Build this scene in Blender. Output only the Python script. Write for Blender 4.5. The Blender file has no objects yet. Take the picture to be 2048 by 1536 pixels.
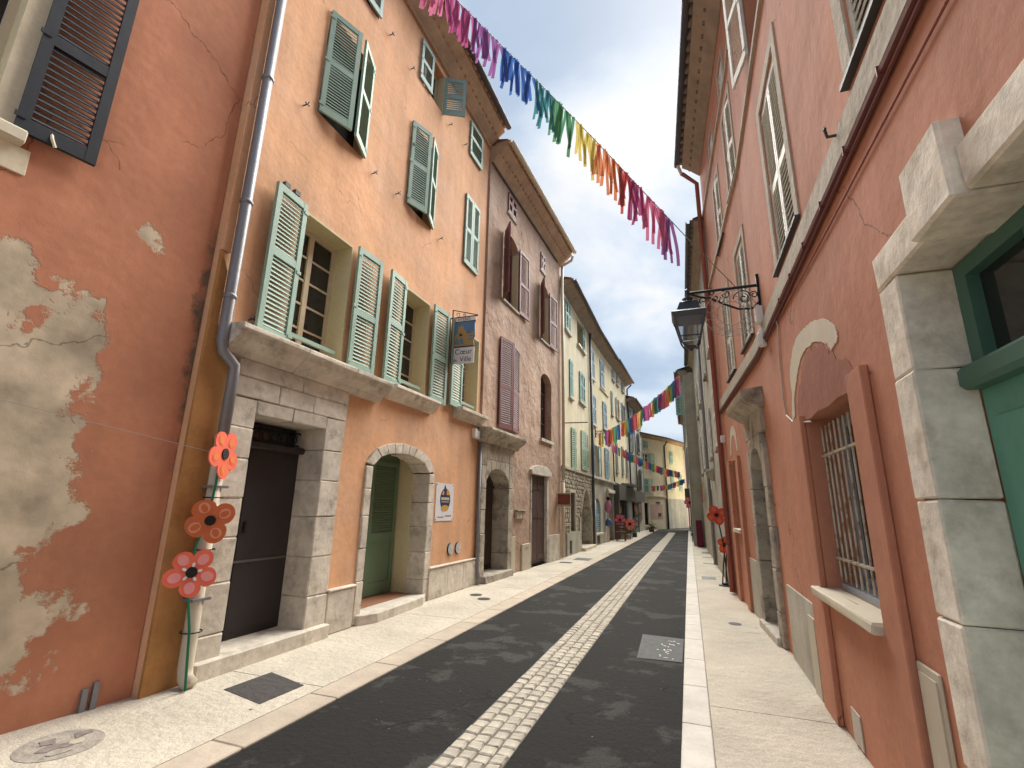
import bpy, bmesh, math, random
from mathutils import Vector, Matrix
random.seed(7)
# ------------------------------------------------------------------ camera
sc = bpy.context.scene
FPX, VPX, VZX, EYE = 965.0, (1378, 1018), (1090, -3200), 1.6
def _n(v): return v.normalized()
_Y = _n(Vector((VPX[0]-1024, VPX[1]-768, FPX)))
_Z = Vector((VZX[0]-1024, VZX[1]-768, FPX)); _Z = _n(_Z - _Y*_Z.dot(_Y))
_X = _Y.cross(_Z)
RM = Matrix((_X, _Y, _Z))                       # world = RM @ camera vector (x right, y down, z forward)
CAM = Vector((0, 0, EYE))
cd = bpy.data.cameras.new('camera'); cam = bpy.data.objects.new('camera', cd)
sc.collection.objects.link(cam); sc.camera = cam
c0, c1, c2 = RM.col[0], -RM.col[1], -RM.col[2]
m = Matrix((c0, c1, c2)).transposed().to_4x4(); m.translation = CAM
cam.matrix_world = m
cd.sensor_width = 36; cd.lens = FPX/2048*36; cd.clip_start = .05; cd.clip_end = 2000
sc.render.resolution_x, sc.render.resolution_y = 1024, 768
def ray(x, y): return RM @ Vector((x-1024, y-768, FPX))
def at_y(x, y, Y):
    d = ray(x, y); return CAM + d*(Y/d.y)
def on_ground(x, y, z=0.0):
    d = ray(x, y); return CAM + d*((z-EYE)/d.z)
# ------------------------------------------------------------------ light
SUN_EL, SUN_AZ = math.radians(50), math.radians(12)       # azimuth from +Y towards +X
sd = Vector((math.sin(SUN_AZ)*math.cos(SUN_EL), math.cos(SUN_AZ)*math.cos(SUN_EL), math.sin(SUN_EL)))
ld = bpy.data.lights.new('sun', 'SUN'); ld.energy = 5; ld.angle = math.radians(60); ld.color = (1, .965, .89)
sun = bpy.data.objects.new('sun', ld); sc.collection.objects.link(sun)
sun.rotation_euler = sd.to_track_quat('Z', 'Y').to_euler(); sun.location = (0, 0, 30)
w = bpy.data.worlds.new('World'); sc.world = w; w.use_nodes = True
nt = w.node_tree; nt.nodes.clear(); N = nt.nodes; L = nt.links
def nd(tree, t, **k):
    n = tree.nodes.new(t)
    for a, b in k.items():
        if a.startswith('i_'):
            n.inputs[int(a[2:])].default_value = b
        else: setattr(n, a, b)
    return n
out = nd(nt, 'ShaderNodeOutputWorld'); bg = nd(nt, 'ShaderNodeBackground'); bg.inputs[1].default_value = .1
sky = nd(nt, 'ShaderNodeTexSky', sky_type='NISHITA', sun_disc=False, sun_elevation=SUN_EL, sun_rotation=SUN_AZ, air_density=1.2, dust_density=2.0)
tc = nd(nt, 'ShaderNodeTexCoord'); sep = nd(nt, 'ShaderNodeSeparateXYZ'); L.new(tc.outputs['Generated'], sep.inputs[0])
# flatten direction onto a cloud layer
zc = nd(nt, 'ShaderNodeMath', operation='MAXIMUM', i_1=.04); L.new(sep.outputs[2], zc.inputs[0])
za = nd(nt, 'ShaderNodeMath', operation='ADD', i_1=.22); L.new(zc.outputs[0], za.inputs[0])
dx = nd(nt, 'ShaderNodeMath', operation='DIVIDE'); L.new(sep.outputs[0], dx.inputs[0]); L.new(za.outputs[0], dx.inputs[1])
dy = nd(nt, 'ShaderNodeMath', operation='DIVIDE'); L.new(sep.outputs[1], dy.inputs[0]); L.new(za.outputs[0], dy.inputs[1])
cm = nd(nt, 'ShaderNodeCombineXYZ'); L.new(dx.outputs[0], cm.inputs[0]); L.new(dy.outputs[0], cm.inputs[1])
n1 = nd(nt, 'ShaderNodeTexNoise'); n1.inputs['Scale'].default_value = 1.7; n1.inputs['Detail'].default_value = 9; n1.inputs['Roughness'].default_value = .55; n1.inputs['Distortion'].default_value = .35
off = nd(nt, 'ShaderNodeVectorMath', operation='ADD'); off.inputs[1].default_value = (3.3, 1.9, 0.7)
L.new(cm.outputs[0], off.inputs[0]); L.new(off.outputs[0], n1.inputs['Vector'])
r1 = nd(nt, 'ShaderNodeValToRGB'); L.new(n1.outputs['Fac'], r1.inputs[0])
r1.color_ramp.elements[0].position = .40; r1.color_ramp.elements[0].color = (0, 0, 0, 1)
r1.color_ramp.elements[1].position = .62; r1.color_ramp.elements[1].color = (1, 1, 1, 1)
n2 = nd(nt, 'ShaderNodeTexNoise'); n2.inputs['Scale'].default_value = .75; n2.inputs['Detail'].default_value = 5; n2.inputs['Distortion'].default_value = .4
L.new(off.outputs[0], n2.inputs['Vector'])
# glow of the veiled sun
dt = nd(nt, 'ShaderNodeVectorMath', operation='DOT_PRODUCT'); gd = Vector((-.03, math.cos(math.radians(34)), math.sin(math.radians(34))))
dt.inputs[1].default_value = gd; nrm = nd(nt, 'ShaderNodeVectorMath', operation='NORMALIZE'); L.new(tc.outputs['Generated'], nrm.inputs[0]); L.new(nrm.outputs[0], dt.inputs[0])
gm = nd(nt, 'ShaderNodeMapRange', interpolation_type='SMOOTHERSTEP', clamp=True); gm.inputs[1].default_value = .945; gm.inputs[2].default_value = 1.0; gm.inputs[3].default_value = 0; gm.inputs[4].default_value = .6
L.new(dt.outputs['Value'], gm.inputs[0])
r2 = nd(nt, 'ShaderNodeMapRange', clamp=True); r2.inputs[1].default_value = .35; r2.inputs[2].default_value = .68
L.new(n2.outputs['Fac'], r2.inputs[0])
sm = nd(nt, 'ShaderNodeMath', operation='MULTIPLY', i_1=.52); L.new(r1.outputs[0], sm.inputs[0])
sm2 = nd(nt, 'ShaderNodeMath', operation='MULTIPLY_ADD', i_1=.26); L.new(r2.outputs[0], sm2.inputs[0]); L.new(sm.outputs[0], sm2.inputs[2])
sm3 = nd(nt, 'ShaderNodeMath', operation='ADD', use_clamp=True); L.new(sm2.outputs[0], sm3.inputs[0]); L.new(gm.outputs[0], sm3.inputs[1])
cr = nd(nt, 'ShaderNodeValToRGB'); L.new(sm3.outputs[0], cr.inputs[0])
e = cr.color_ramp.elements; e[0].position = 0; e[0].color = (.36, .49, .66, 1); e[1].position = 1; e[1].color = (1, 1, 1, 1)
k = e.new(.42); k.color = (.47, .60, .77, 1); k = e.new(.72); k.color = (.72, .82, .94, 1)
SKYC = 3.2
cs = nd(nt, 'ShaderNodeVectorMath', operation='SCALE'); cs.inputs['Scale'].default_value = SKYC; L.new(cr.outputs[0], cs.inputs[0])
mx = nd(nt, 'ShaderNodeMix', data_type='RGBA'); mx.inputs[0].default_value = .93
L.new(sky.outputs[0], mx.inputs[6]); L.new(cs.outputs[0], mx.inputs[7]); L.new(mx.outputs[2], bg.inputs[0]); L.new(bg.outputs[0], out.inputs[0])
vs = sc.view_settings; vs.view_transform = 'Standard'; vs.look = 'None'; vs.gamma = 1; vs.use_curve_mapping = False
vs.exposure = 1.5
sc.render.engine = 'CYCLES'
# ------------------------------------------------------------------ materials
def mat(name, col, rough=.85, var=.12, scale=1.5, bump=.15, bscale=30, fine=.06, streak=0, second=None, second_at=(.58, .66), sscale=1.2, spec=.3, rnd=0, metal=0, coords='Object', grain=None, warp=0):
    m = bpy.data.materials.new(name); m.use_nodes = True
    t = m.node_tree; t.nodes.clear(); l = t.links
    o = nd(t, 'ShaderNodeOutputMaterial'); p = nd(t, 'ShaderNodeBsdfPrincipled'); l.new(p.outputs[0], o.inputs[0])
    p.inputs['Roughness'].default_value = rough; p.inputs['Specular IOR Level'].default_value = spec; p.inputs['Metallic'].default_value = metal
    tc = nd(t, 'ShaderNodeTexCoord'); co = tc.outputs[coords]
    def noise(s, det=5, rg=.55, mp=None, dist=0):
        n = nd(t, 'ShaderNodeTexNoise'); n.inputs['Scale'].default_value = s; n.inputs['Detail'].default_value = det; n.inputs['Roughness'].default_value = rg; n.inputs['Distortion'].default_value = dist
        if mp:
            q = nd(t, 'ShaderNodeMapping'); q.inputs['Scale'].default_value = mp; l.new(co, q.inputs[0]); l.new(q.outputs[0], n.inputs['Vector'])
        else: l.new(co, n.inputs['Vector'])
        return n.outputs['Fac']
    def mul(c, f, lo, hi, a=.3, b=.7):
        r = nd(t, 'ShaderNodeMapRange', clamp=True); r.inputs[1].default_value = a; r.inputs[2].default_value = b; r.inputs[3].default_value = lo; r.inputs[4].default_value = hi
        l.new(f, r.inputs[0]); v = nd(t, 'ShaderNodeVectorMath', operation='SCALE'); l.new(c, v.inputs[0]); l.new(r.outputs[0], v.inputs['Scale']); return v.outputs[0]
    rgb = nd(t, 'ShaderNodeRGB'); rgb.outputs[0].default_value = (*col, 1); c = rgb.outputs[0]
    if second:
        f = noise(sscale, 10, .68, dist=warp); r = nd(t, 'ShaderNodeMapRange', clamp=True); r.inputs[1].default_value = second_at[0]; r.inputs[2].default_value = second_at[1]; l.new(f, r.inputs[0])
        x = nd(t, 'ShaderNodeMix', data_type='RGBA'); x.inputs[7].default_value = (*second, 1); l.new(r.outputs[0], x.inputs[0]); l.new(c, x.inputs[6]); c = x.outputs[2]
    if var: c = mul(c, noise(scale), 1-var, 1+var)
    if streak: c = mul(c, noise(1, 6, .6, (2.2, 2.2, .22)), 1-streak, 1+streak)
    if fine: c = mul(c, noise(bscale*.8, 3, .7), 1-fine, 1+fine)
    if grain:
        v = nd(t, 'ShaderNodeTexVoronoi'); v.inputs['Scale'].default_value = grain[0]; l.new(co, v.inputs['Vector'])
        s2 = nd(t, 'ShaderNodeSeparateColor'); l.new(v.outputs['Color'], s2.inputs[0]); c = mul(c, s2.outputs[0], 1-grain[1], 1+grain[1], 0, 1)
    if rnd:
        oi = nd(t, 'ShaderNodeObjectInfo'); c = mul(c, oi.outputs['Random'], 1-rnd, 1+rnd, 0, 1)
    l.new(c, p.inputs['Base Color'])
    if bump:
        b = nd(t, 'ShaderNodeBump'); b.inputs['Strength'].default_value = bump; b.inputs['Distance'].default_value = .02
        l.new(noise(bscale, 6, .65), b.inputs['Height'])
        b2 = nd(t, 'ShaderNodeBump'); b2.inputs['Strength'].default_value = bump; b2.inputs['Distance'].default_value = .12
        l.new(noise(max(1.5, bscale*.1), 3), b2.inputs['Height']); l.new(b2.outputs[0], b.inputs['Normal']); l.new(b.outputs[0], p.inputs['Normal'])
    return m
M = {}
def specks(m, scale, size, col):
    t = m.node_tree; l = t.links; p = t.nodes['Principled BSDF']; src = p.inputs['Base Color'].links[0].from_socket; tc = nd(t, 'ShaderNodeTexCoord')
    v = nd(t, 'ShaderNodeTexVoronoi'); v.inputs['Scale'].default_value = scale; l.new(tc.outputs['Object'], v.inputs['Vector'])
    sp = nd(t, 'ShaderNodeSeparateColor'); l.new(v.outputs['Color'], sp.inputs[0]); r0 = nd(t, 'ShaderNodeMath', operation='MULTIPLY', i_1=size); l.new(sp.outputs[1], r0.inputs[0])
    lt_ = nd(t, 'ShaderNodeMath', operation='LESS_THAN'); l.new(v.outputs['Distance'], lt_.inputs[0]); l.new(r0.outputs[0], lt_.inputs[1])
    x = nd(t, 'ShaderNodeMix', data_type='RGBA'); x.inputs[7].default_value = (*col, 1); l.new(lt_.outputs[0], x.inputs[0]); l.new(src, x.inputs[6]); l.new(x.outputs[2], p.inputs['Base Color'])
def cracks(m, scale, width, lo, dark=.55):
    t = m.node_tree; l = t.links; p = t.nodes['Principled BSDF']; src = p.inputs['Base Color'].links[0].from_socket; tc = nd(t, 'ShaderNodeTexCoord')
    n = nd(t, 'ShaderNodeTexNoise'); n.inputs['Scale'].default_value = 3.5; n.inputs['Detail'].default_value = 6; l.new(tc.outputs['Object'], n.inputs['Vector'])
    a = nd(t, 'ShaderNodeVectorMath', operation='SCALE'); a.inputs['Scale'].default_value = .35; l.new(n.outputs['Color'], a.inputs[0]); b = nd(t, 'ShaderNodeVectorMath', operation='ADD'); l.new(tc.outputs['Object'], b.inputs[0]); l.new(a.outputs[0], b.inputs[1])
    v = nd(t, 'ShaderNodeTexVoronoi', feature='DISTANCE_TO_EDGE'); v.inputs['Scale'].default_value = scale; l.new(b.outputs[0], v.inputs['Vector'])
    c = nd(t, 'ShaderNodeMath', operation='LESS_THAN', i_1=width); l.new(v.outputs['Distance'], c.inputs[0])
    k = nd(t, 'ShaderNodeTexNoise'); k.inputs['Scale'].default_value = .9; k.inputs['Detail'].default_value = 4; l.new(tc.outputs['Object'], k.inputs['Vector']); g = nd(t, 'ShaderNodeMath', operation='GREATER_THAN', i_1=lo); l.new(k.outputs['Fac'], g.inputs[0])
    f = nd(t, 'ShaderNodeMath', operation='MULTIPLY'); l.new(c.outputs[0], f.inputs[0]); l.new(g.outputs[0], f.inputs[1])
    d = nd(t, 'ShaderNodeVectorMath', operation='SCALE'); d.inputs['Scale'].default_value = dark; l.new(src, d.inputs[0])
    x = nd(t, 'ShaderNodeMix', data_type='RGBA'); l.new(f.outputs[0], x.inputs[0]); l.new(src, x.inputs[6]); l.new(d.outputs[0], x.inputs[7]); l.new(x.outputs[2], p.inputs['Base Color'])
def paint(key, col, **k):
    d = dict(rough=.55, var=.07, bump=.05, fine=.04); d.update(k); M[key] = mat(key, col, **d)
M['apricot'] = mat('apricot_plaster', (.68, .37, .20), var=.11, scale=.9, streak=.12, bump=.2, bscale=16, second=(.64, .385, .245), second_at=(.42, .68), sscale=.8)
M['brown_plaster'] = mat('brown_roughcast', (.44, .29, .205), var=.14, scale=1.1, bump=.75, bscale=11, streak=.05, second=(.47, .34, .265), second_at=(.42, .66), sscale=1.3)
M['red_right'] = mat('red_plaster', (.49, .213, .130), var=.09, scale=.8, streak=.10, bump=.18, bscale=16, second=(.455, .205, .135), second_at=(.5, .75), sscale=.7)
cracks(M['red_right'], .55, .0035, .56); cracks(M['apricot'], .5, .003, .57, .65); cracks(M['brown_plaster'], .8, .005, .5, .6)
M['red_dark'] = mat('dark_red_patch', (.33, .135, .09), var=.12, bump=.15, bscale=20)
M['ochre'] = mat('ochre_plaster', (.42, .21, .075), var=.2, scale=1.6, streak=.14, second=(.30, .14, .045), second_at=(.48, .68), sscale=1.8, bump=.15)
M['yellow1'] = mat('pale_yellow_plaster', (.63, .555, .385), var=.10, streak=.1, bump=.15, bscale=18)
M['yellow2'] = mat('yellow_plaster', (.65, .56, .355), var=.09, streak=.08, bump=.15)
M['yellow3'] = mat('warm_yellow_plaster', (.67, .585, .385), var=.1, streak=.1, bump=.15)
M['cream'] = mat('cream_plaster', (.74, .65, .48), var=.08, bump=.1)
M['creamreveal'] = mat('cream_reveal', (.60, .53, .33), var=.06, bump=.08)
M['pinkwall'] = mat('pinkish_plaster', (.60, .42, .36), var=.06)
M['greyplaster'] = mat('grey_plaster', (.43, .40, .33), var=.16, streak=.16, bump=.25, bscale=18, second=(.32, .29, .24), second_at=(.5, .7), sscale=1)
M['greywall2'] = mat('grey_stucco', (.40, .37, .30), var=.15, streak=.2, bump=.2)
M['band'] = mat('grey_beige_band', (.46, .41, .33), var=.1, bump=.2, bscale=45, fine=.12)
M['stone'] = mat('limestone', (.60, .54, .455), var=.16, scale=3.2, bump=.38, bscale=13, fine=.12, second=(.36, .32, .26), second_at=(.53, .68), sscale=4, rnd=.09)
M['stone_dark'] = mat('weathered_stone', (.42, .37, .295), var=.2, scale=3, bump=.5, bscale=12, fine=.12, second=(.22, .195, .155), second_at=(.5, .62), sscale=3.5, rnd=.1)
M['stone_pale'] = mat('pale_portal_stone', (.76, .69, .58), var=.14, scale=3, bump=.4, bscale=14, fine=.14, second=(.60, .53, .43), second_at=(.5, .64), sscale=5, rnd=.04)
M['rubble'] = mat('rubble_stone', (.40, .345, .26), var=.25, scale=9, bump=.5, bscale=18)
M['mortar'] = mat('mortar', (.33, .295, .235), var=.15, bump=.5, bscale=25)
M['asphalt'] = mat('asphalt', (.016, .0157, .0145), rough=.9, var=.15, scale=1.2, bump=.12, bscale=220, fine=.3, second=(.044, .044, .040), second_at=(.53, .57), sscale=1.1, grain=(260, .45), spec=.25, warp=.15)
M['concrete'] = mat('washed_concrete', (.56, .505, .41), var=.11, scale=1.3, bump=.3, bscale=120, fine=.13, second=(.48, .43, .345), second_at=(.5, .66), sscale=1.1, grain=(150, .16))
specks(M['concrete'], 3.2, .055, (.12, .105, .085)); specks(M['asphalt'], 9, .06, (.22, .22, .20))
cracks(M['asphalt'], .35, .004, .55, .5)
M['kerb'] = mat('kerb_limestone', (.50, .425, .335), var=.12, scale=4, bump=.15, bscale=50, rnd=.07)
M['kerb_pale'] = mat('pale_kerb_limestone', (.66, .62, .555), var=.10, scale=4, bump=.15, bscale=50, rnd=.06)
M['cobble'] = mat('cobble_limestone', (.49, .445, .365), var=.12, scale=18, bump=.3, bscale=60, rnd=.11)
M['joint'] = mat('joint_sand', (.17, .15, .12), var=.2, bump=.3, bscale=80)
M['ground'] = mat('ground_dirt', (.3, .27, .22))
M['soffit'] = mat('tile_soffit', (.40, .27, .175), var=.18, scale=3, bump=.3, bscale=12)
M['soffit_dark'] = mat('weathered_soffit', (.30, .235, .18), var=.18, scale=3, bump=.3, bscale=12)
M['tile'] = mat('roof_tile', (.42, .24, .15), var=.25, scale=5, bump=.25, rnd=.18)
M['tile_grey'] = mat('grey_roof_tile', (.20, .165, .14), var=.25, scale=5, bump=.25, rnd=.18)
paint('zinc', (.23, .23, .245), metal=.35, rough=.45); paint('gutter_dark', (.075, .075, .085), metal=.3, rough=.5); paint('pipe_cream', (.56, .49, .38)); paint('pipe_red', (.28, .085, .06)); paint('castiron', (.06, .06, .062)); paint('conduit', (.15, .045, .038))
paint('shutter_green', (.265, .385, .315), var=.10, streak=.06); paint('shutter_green_in', (.25, .37, .345), var=.1); paint('shutter_dark', (.030, .034, .042)); paint('shutter_plum', (.20, .082, .08), var=.15); paint('shutter_blue', (.25, .38, .47), var=.14, streak=.1)
paint('shutter_teal', (.22, .40, .36)); paint('shutter_mint', (.36, .50, .38)); paint('shutter_grey', (.66, .66, .60), var=.2, scale=8); paint('shutter_slate', (.28, .31, .31), var=.15)
paint('door_brown', (.036, .030, .031), var=.12, rough=.5); paint('door_green', (.13, .20, .125)); paint('door_wood', (.045, .026, .02), rough=.45); paint('door_plum', (.085, .05, .042), var=.15); paint('door_teal', (.135, .36, .265), var=.1); paint('teal_dark', (.075, .17, .125)); paint('winframe', (.58, .50, .36)); paint('wingrey', (.33, .37, .40)); paint('white', (.74, .73, .70)); paint('blackmetal', (.012, .013, .017), rough=.45)
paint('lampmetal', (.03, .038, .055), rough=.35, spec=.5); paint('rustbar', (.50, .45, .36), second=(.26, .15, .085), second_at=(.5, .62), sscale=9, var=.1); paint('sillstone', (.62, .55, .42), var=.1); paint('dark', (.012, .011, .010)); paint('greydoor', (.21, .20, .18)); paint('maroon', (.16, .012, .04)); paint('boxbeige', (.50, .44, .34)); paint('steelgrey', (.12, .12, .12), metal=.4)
paint('shopdark', (.10, .10, .088)); paint('shopteal', (.09, .16, .165)); paint('woodred', (.20, .05, .03)); paint('leaf', (.055, .095, .03), var=.3, scale=20); paint('stemgreen', (.012, .16, .085)); paint('stemdark', (.03, .035, .025)); paint('cable', (.5, .42, .35)); paint('wire', (.42, .40, .36)); paint('signblue', (.09, .19, .36)); paint('signgold', (.36, .25, .09)); paint('ink', (.03, .03, .07)); paint('poster', (.70, .68, .70)); paint('navy', (.025, .03, .075)); paint('gold', (.55, .30, .06)); paint('rope', (.18, .20, .14)); paint('bandana', (.06, .13, .30)); paint('pinkcloth', (.48, .18, .27)); paint('terracotta_step', (.36, .17, .10)); paint('patch', (.075, .068, .066), rough=.95, fine=.2, bscale=120, bump=.3)
paint('covercement', (.36, .32, .27), rough=.9, var=.2, scale=12, bump=.4, bscale=60); paint('coverdark', (.23, .19, .17), rough=.9, var=.25, scale=14, bump=.4); paint('coversteel', (.075, .078, .075), rough=.7, metal=.2, var=.2, scale=12)
def cloth(key, col):
    m = bpy.data.materials.new('ribbon_'+key); m.use_nodes = True; t = m.node_tree; p = t.nodes['Principled BSDF']
    n = nd(t, 'ShaderNodeTexNoise'); n.inputs['Scale'].default_value = 9; r = nd(t, 'ShaderNodeMapRange'); r.inputs[3].default_value = .7; r.inputs[4].default_value = 1.3
    t.links.new(n.outputs['Fac'], r.inputs[0]); v = nd(t, 'ShaderNodeVectorMath', operation='SCALE'); v.inputs[0].default_value = col; t.links.new(r.outputs[0], v.inputs['Scale'])
    t.links.new(v.outputs[0], p.inputs['Base Color']); p.inputs['Roughness'].default_value = .8
    tr = nd(t, 'ShaderNodeBsdfTranslucent'); t.links.new(v.outputs[0], tr.inputs[0]); mx = nd(t, 'ShaderNodeMixShader'); mx.inputs[0].default_value = .45
    o = t.nodes['Material Output']; t.links.new(p.outputs[0], mx.inputs[1]); t.links.new(tr.outputs[0], mx.inputs[2]); t.links.new(mx.outputs[0], o.inputs[0]); M[key] = m
for k_, c_ in dict(r_crim=(.42, .06, .13), r_pink=(.56, .17, .29), r_mag=(.36, .08, .20), r_purp=(.25, .10, .27), r_blue=(.05, .12, .36), r_teal=(.06, .21, .24), r_green=(.10, .27, .15), r_yell=(.58, .48, .14), r_oran=(.60, .24, .12), r_red=(.48, .10, .10)).items(): cloth(k_, c_)
for k_, c_ in dict(p_coral=(.80, .15, .085), p_pink=(.80, .30, .28), p_rust=(.60, .15, .055), p_salmon=(.74, .31, .19), p_redo=(.62, .06, .03), p_hot=(.70, .12, .20), p_orange=(.75, .22, .06)).items(): paint(k_, c_, rough=.45)
def glass_mat():
    m = mat('window_glass', (.020, .022, .022), rough=.06, var=.3, scale=1.2, bump=.015, bscale=3, fine=0, spec=.6); M['glass'] = m
    m2 = mat('lamp_glass', (.55, .58, .6), rough=.08, var=.05, bump=0, fine=0, spec=.5); M['lampglass'] = m2
    p = m2.node_tree.nodes['Principled BSDF']; p.inputs['Transmission Weight'].default_value = .85; p.inputs['IOR'].default_value = 1.1
glass_mat()
# ------------------------------------------------------------------ geometry helpers
class T:
    def __init__(s, o, ex, ey, ez): s.o, s.ex, s.ey, s.ez = Vector(o), Vector(ex), Vector(ey), Vector(ez)
    def pt(s, x, y, z): return s.o + s.ex*x + s.ey*y + s.ez*z
    def sub(s, x, y, z, ang=0, sign=1):
        """leaf frame hinged at (x,y,z): x axis runs sign*u, swung ang radians off the wall"""
        ex = s.ex*(sign*math.cos(ang)) + s.ez*math.sin(ang)
        ez = s.ez*math.cos(ang) - s.ex*(sign*math.sin(ang))
        return T(s.pt(x, y, z), ex, s.ey, ez)
    def mat(s, x, y, z):
        a = Matrix((s.ex, s.ey, s.ez)).transposed().to_4x4(); a.translation = s.pt(x, y, z); return a
WORLD = T((0, 0, 0), (1, 0, 0), (0, 1, 0), (0, 0, 1))
class F(T):
    def __init__(s, p0, p1, left):
        p0, p1 = Vector((*p0, 0)), Vector((*p1, 0)); d = p1-p0; s.L = d.length; d.normalize()
        n = Vector((d.y, -d.x, 0)) * (1 if left else -1)
        T.__init__(s, p0, d, (0, 0, 1), n)
    def uv(s, x, y, w=0):
        r = ray(x, y); t = ((s.o + s.ez*w - CAM).dot(s.ez))/r.dot(s.ez); P = CAM + r*t
        return (P-s.o).dot(s.ex), P.z
class MB:
    def __init__(s): s.v, s.f = [], []
    def add(s, vs, fs):
        b = len(s.v); s.v += [tuple(q) for q in vs]; s.f += [tuple(b+i for i in q) for q in fs]
    def box(s, t, x0, x1, y0, y1, z0, z1):
        s.add([t.pt(x, y, z) for x in (x0, x1) for y in (y0, y1) for z in (z0, z1)], [(0, 1, 3, 2), (4, 6, 7, 5), (0, 4, 5, 1), (2, 3, 7, 6), (0, 2, 6, 4), (1, 5, 7, 3)]); return s
    def quad(s, a, b, c, d): s.add([a, b, c, d], [(0, 1, 2, 3)])
    def prism(s, t, pts, z0, z1):
        n = len(pts); s.add([t.pt(x, y, z0) for x, y in pts]+[t.pt(x, y, z1) for x, y in pts], [tuple(range(n))[::-1], tuple(range(n, 2*n))]+[(i, (i+1) % n, n+(i+1) % n, n+i) for i in range(n)]); return s
    def tube(s, pts, r, n=8, caps=True):
        pts = [Vector(p) for p in pts]; b = len(s.v); up = None
        rs = r if isinstance(r, (list, tuple)) else [r]*len(pts)
        for i, p in enumerate(pts):
            d = (pts[min(i+1, len(pts)-1)]-pts[max(i-1, 0)]).normalized()
            if up is None: up = d.orthogonal().normalized()
            up = (up-d*up.dot(d)).normalized(); sd_ = d.cross(up)
            s.v += [tuple(p+(up*math.cos(a)+sd_*math.sin(a))*rs[i]) for a in [2*math.pi*j/n for j in range(n)]]
        for i in range(len(pts)-1):
            for j in range(n): s.f.append((b+i*n+j, b+i*n+(j+1) % n, b+(i+1)*n+(j+1) % n, b+(i+1)*n+j))
        if caps: s.f.append(tuple(b+j for j in range(n))[::-1]); s.f.append(tuple(b+(len(pts)-1)*n+j for j in range(n)))
        return s
    def lathe(s, o, ax, prof, n=16, ex=None):
        ax = Vector(ax).normalized(); ex = Vector(ex).normalized() if ex else ax.orthogonal().normalized(); ey = ax.cross(ex); b = len(s.v)
        for r, h in prof: s.v += [tuple(Vector(o)+ax*h+(ex*math.cos(2*math.pi*j/n)+ey*math.sin(2*math.pi*j/n))*r) for j in range(n)]
        for i in range(len(prof)-1):
            for j in range(n): s.f.append((b+i*n+j, b+i*n+(j+1) % n, b+(i+1)*n+(j+1) % n, b+(i+1)*n+j))
        s.f.append(tuple(b+j for j in range(n))[::-1]); s.f.append(tuple(b+(len(prof)-1)*n+j for j in range(n)))
        return s
    def mesh(s, name, m, bevel=0, jitter=0, smooth=False, fix=True):
        me = bpy.data.meshes.new(name); me.from_pydata(s.v, [], s.f)
        if bevel or jitter or fix:
            bm = bmesh.new(); bm.from_mesh(me)
            if fix: bmesh.ops.recalc_face_normals(bm, faces=bm.faces)
            if bevel: bmesh.ops.bevel(bm, geom=bm.edges[:], offset=bevel, segments=1, affect='EDGES', clamp_overlap=True)
            if jitter:
                for v in bm.verts: v.co += Vector((random.uniform(-1, 1), random.uniform(-1, 1), random.uniform(-1, 1)))*jitter
            bm.to_mesh(me); bm.free()
        if smooth:
            for p in me.polygons: p.use_smooth = True
        me.materials.append(M[m] if isinstance(m, str) else m); return me
    def build(s, name, m, parent=None, **k): return link(name, s.mesh(name, m, **k), parent)
def wm(o): return o.get('_w') and Vector(o['_w']) or Vector((0, 0, 0))
LOC = {}
def link(name, data, parent=None, mtx=None):
    o = bpy.data.objects.new(name, data); sc.collection.objects.link(o)
    if mtx is not None: o.matrix_basis = mtx
    if parent is not None:
        o.parent = parent; o.matrix_parent_inverse = LOC.get(parent.name, Matrix.Identity(4)).inverted()
    base = o.matrix_basis.copy(); LOC[o.name] = base
    return o
def thing(name, label, cat, loc, group=None):
    o = bpy.data.objects.new(name, None); sc.collection.objects.link(o); o.empty_display_size = .2; o.location = loc
    LOC[o.name] = Matrix.Translation(Vector(loc)); tag(o, label, cat, group); return o
def tag(o, label, cat, group=None):
    o['label'] = label; o['category'] = cat
    if group: o['group'] = group
    return o
def struct(o): o['kind'] = 'structure'; return o
def stuff(o): o['kind'] = 'stuff'; return o
def box(t, x0, x1, y0, y1, z0, z1, name, m, parent, **k): return MB().box(t, x0, x1, y0, y1, z0, z1).build(name, m, parent, **k)
def block(t, x0, x1, y0, y1, z0, z1, m, parent, name='stone_block', bevel=.012, jit=.004): return box(t, x0, x1, y0, y1, z0, z1, name, m, parent, bevel=bevel, jitter=jit)
def arch_y(x, x0, x1, y, rise):
    c, h = (x0+x1)/2, (x1-x0)/2; q = (x-c)/h
    return y + rise*math.sqrt(max(0, 1-q*q))
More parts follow.
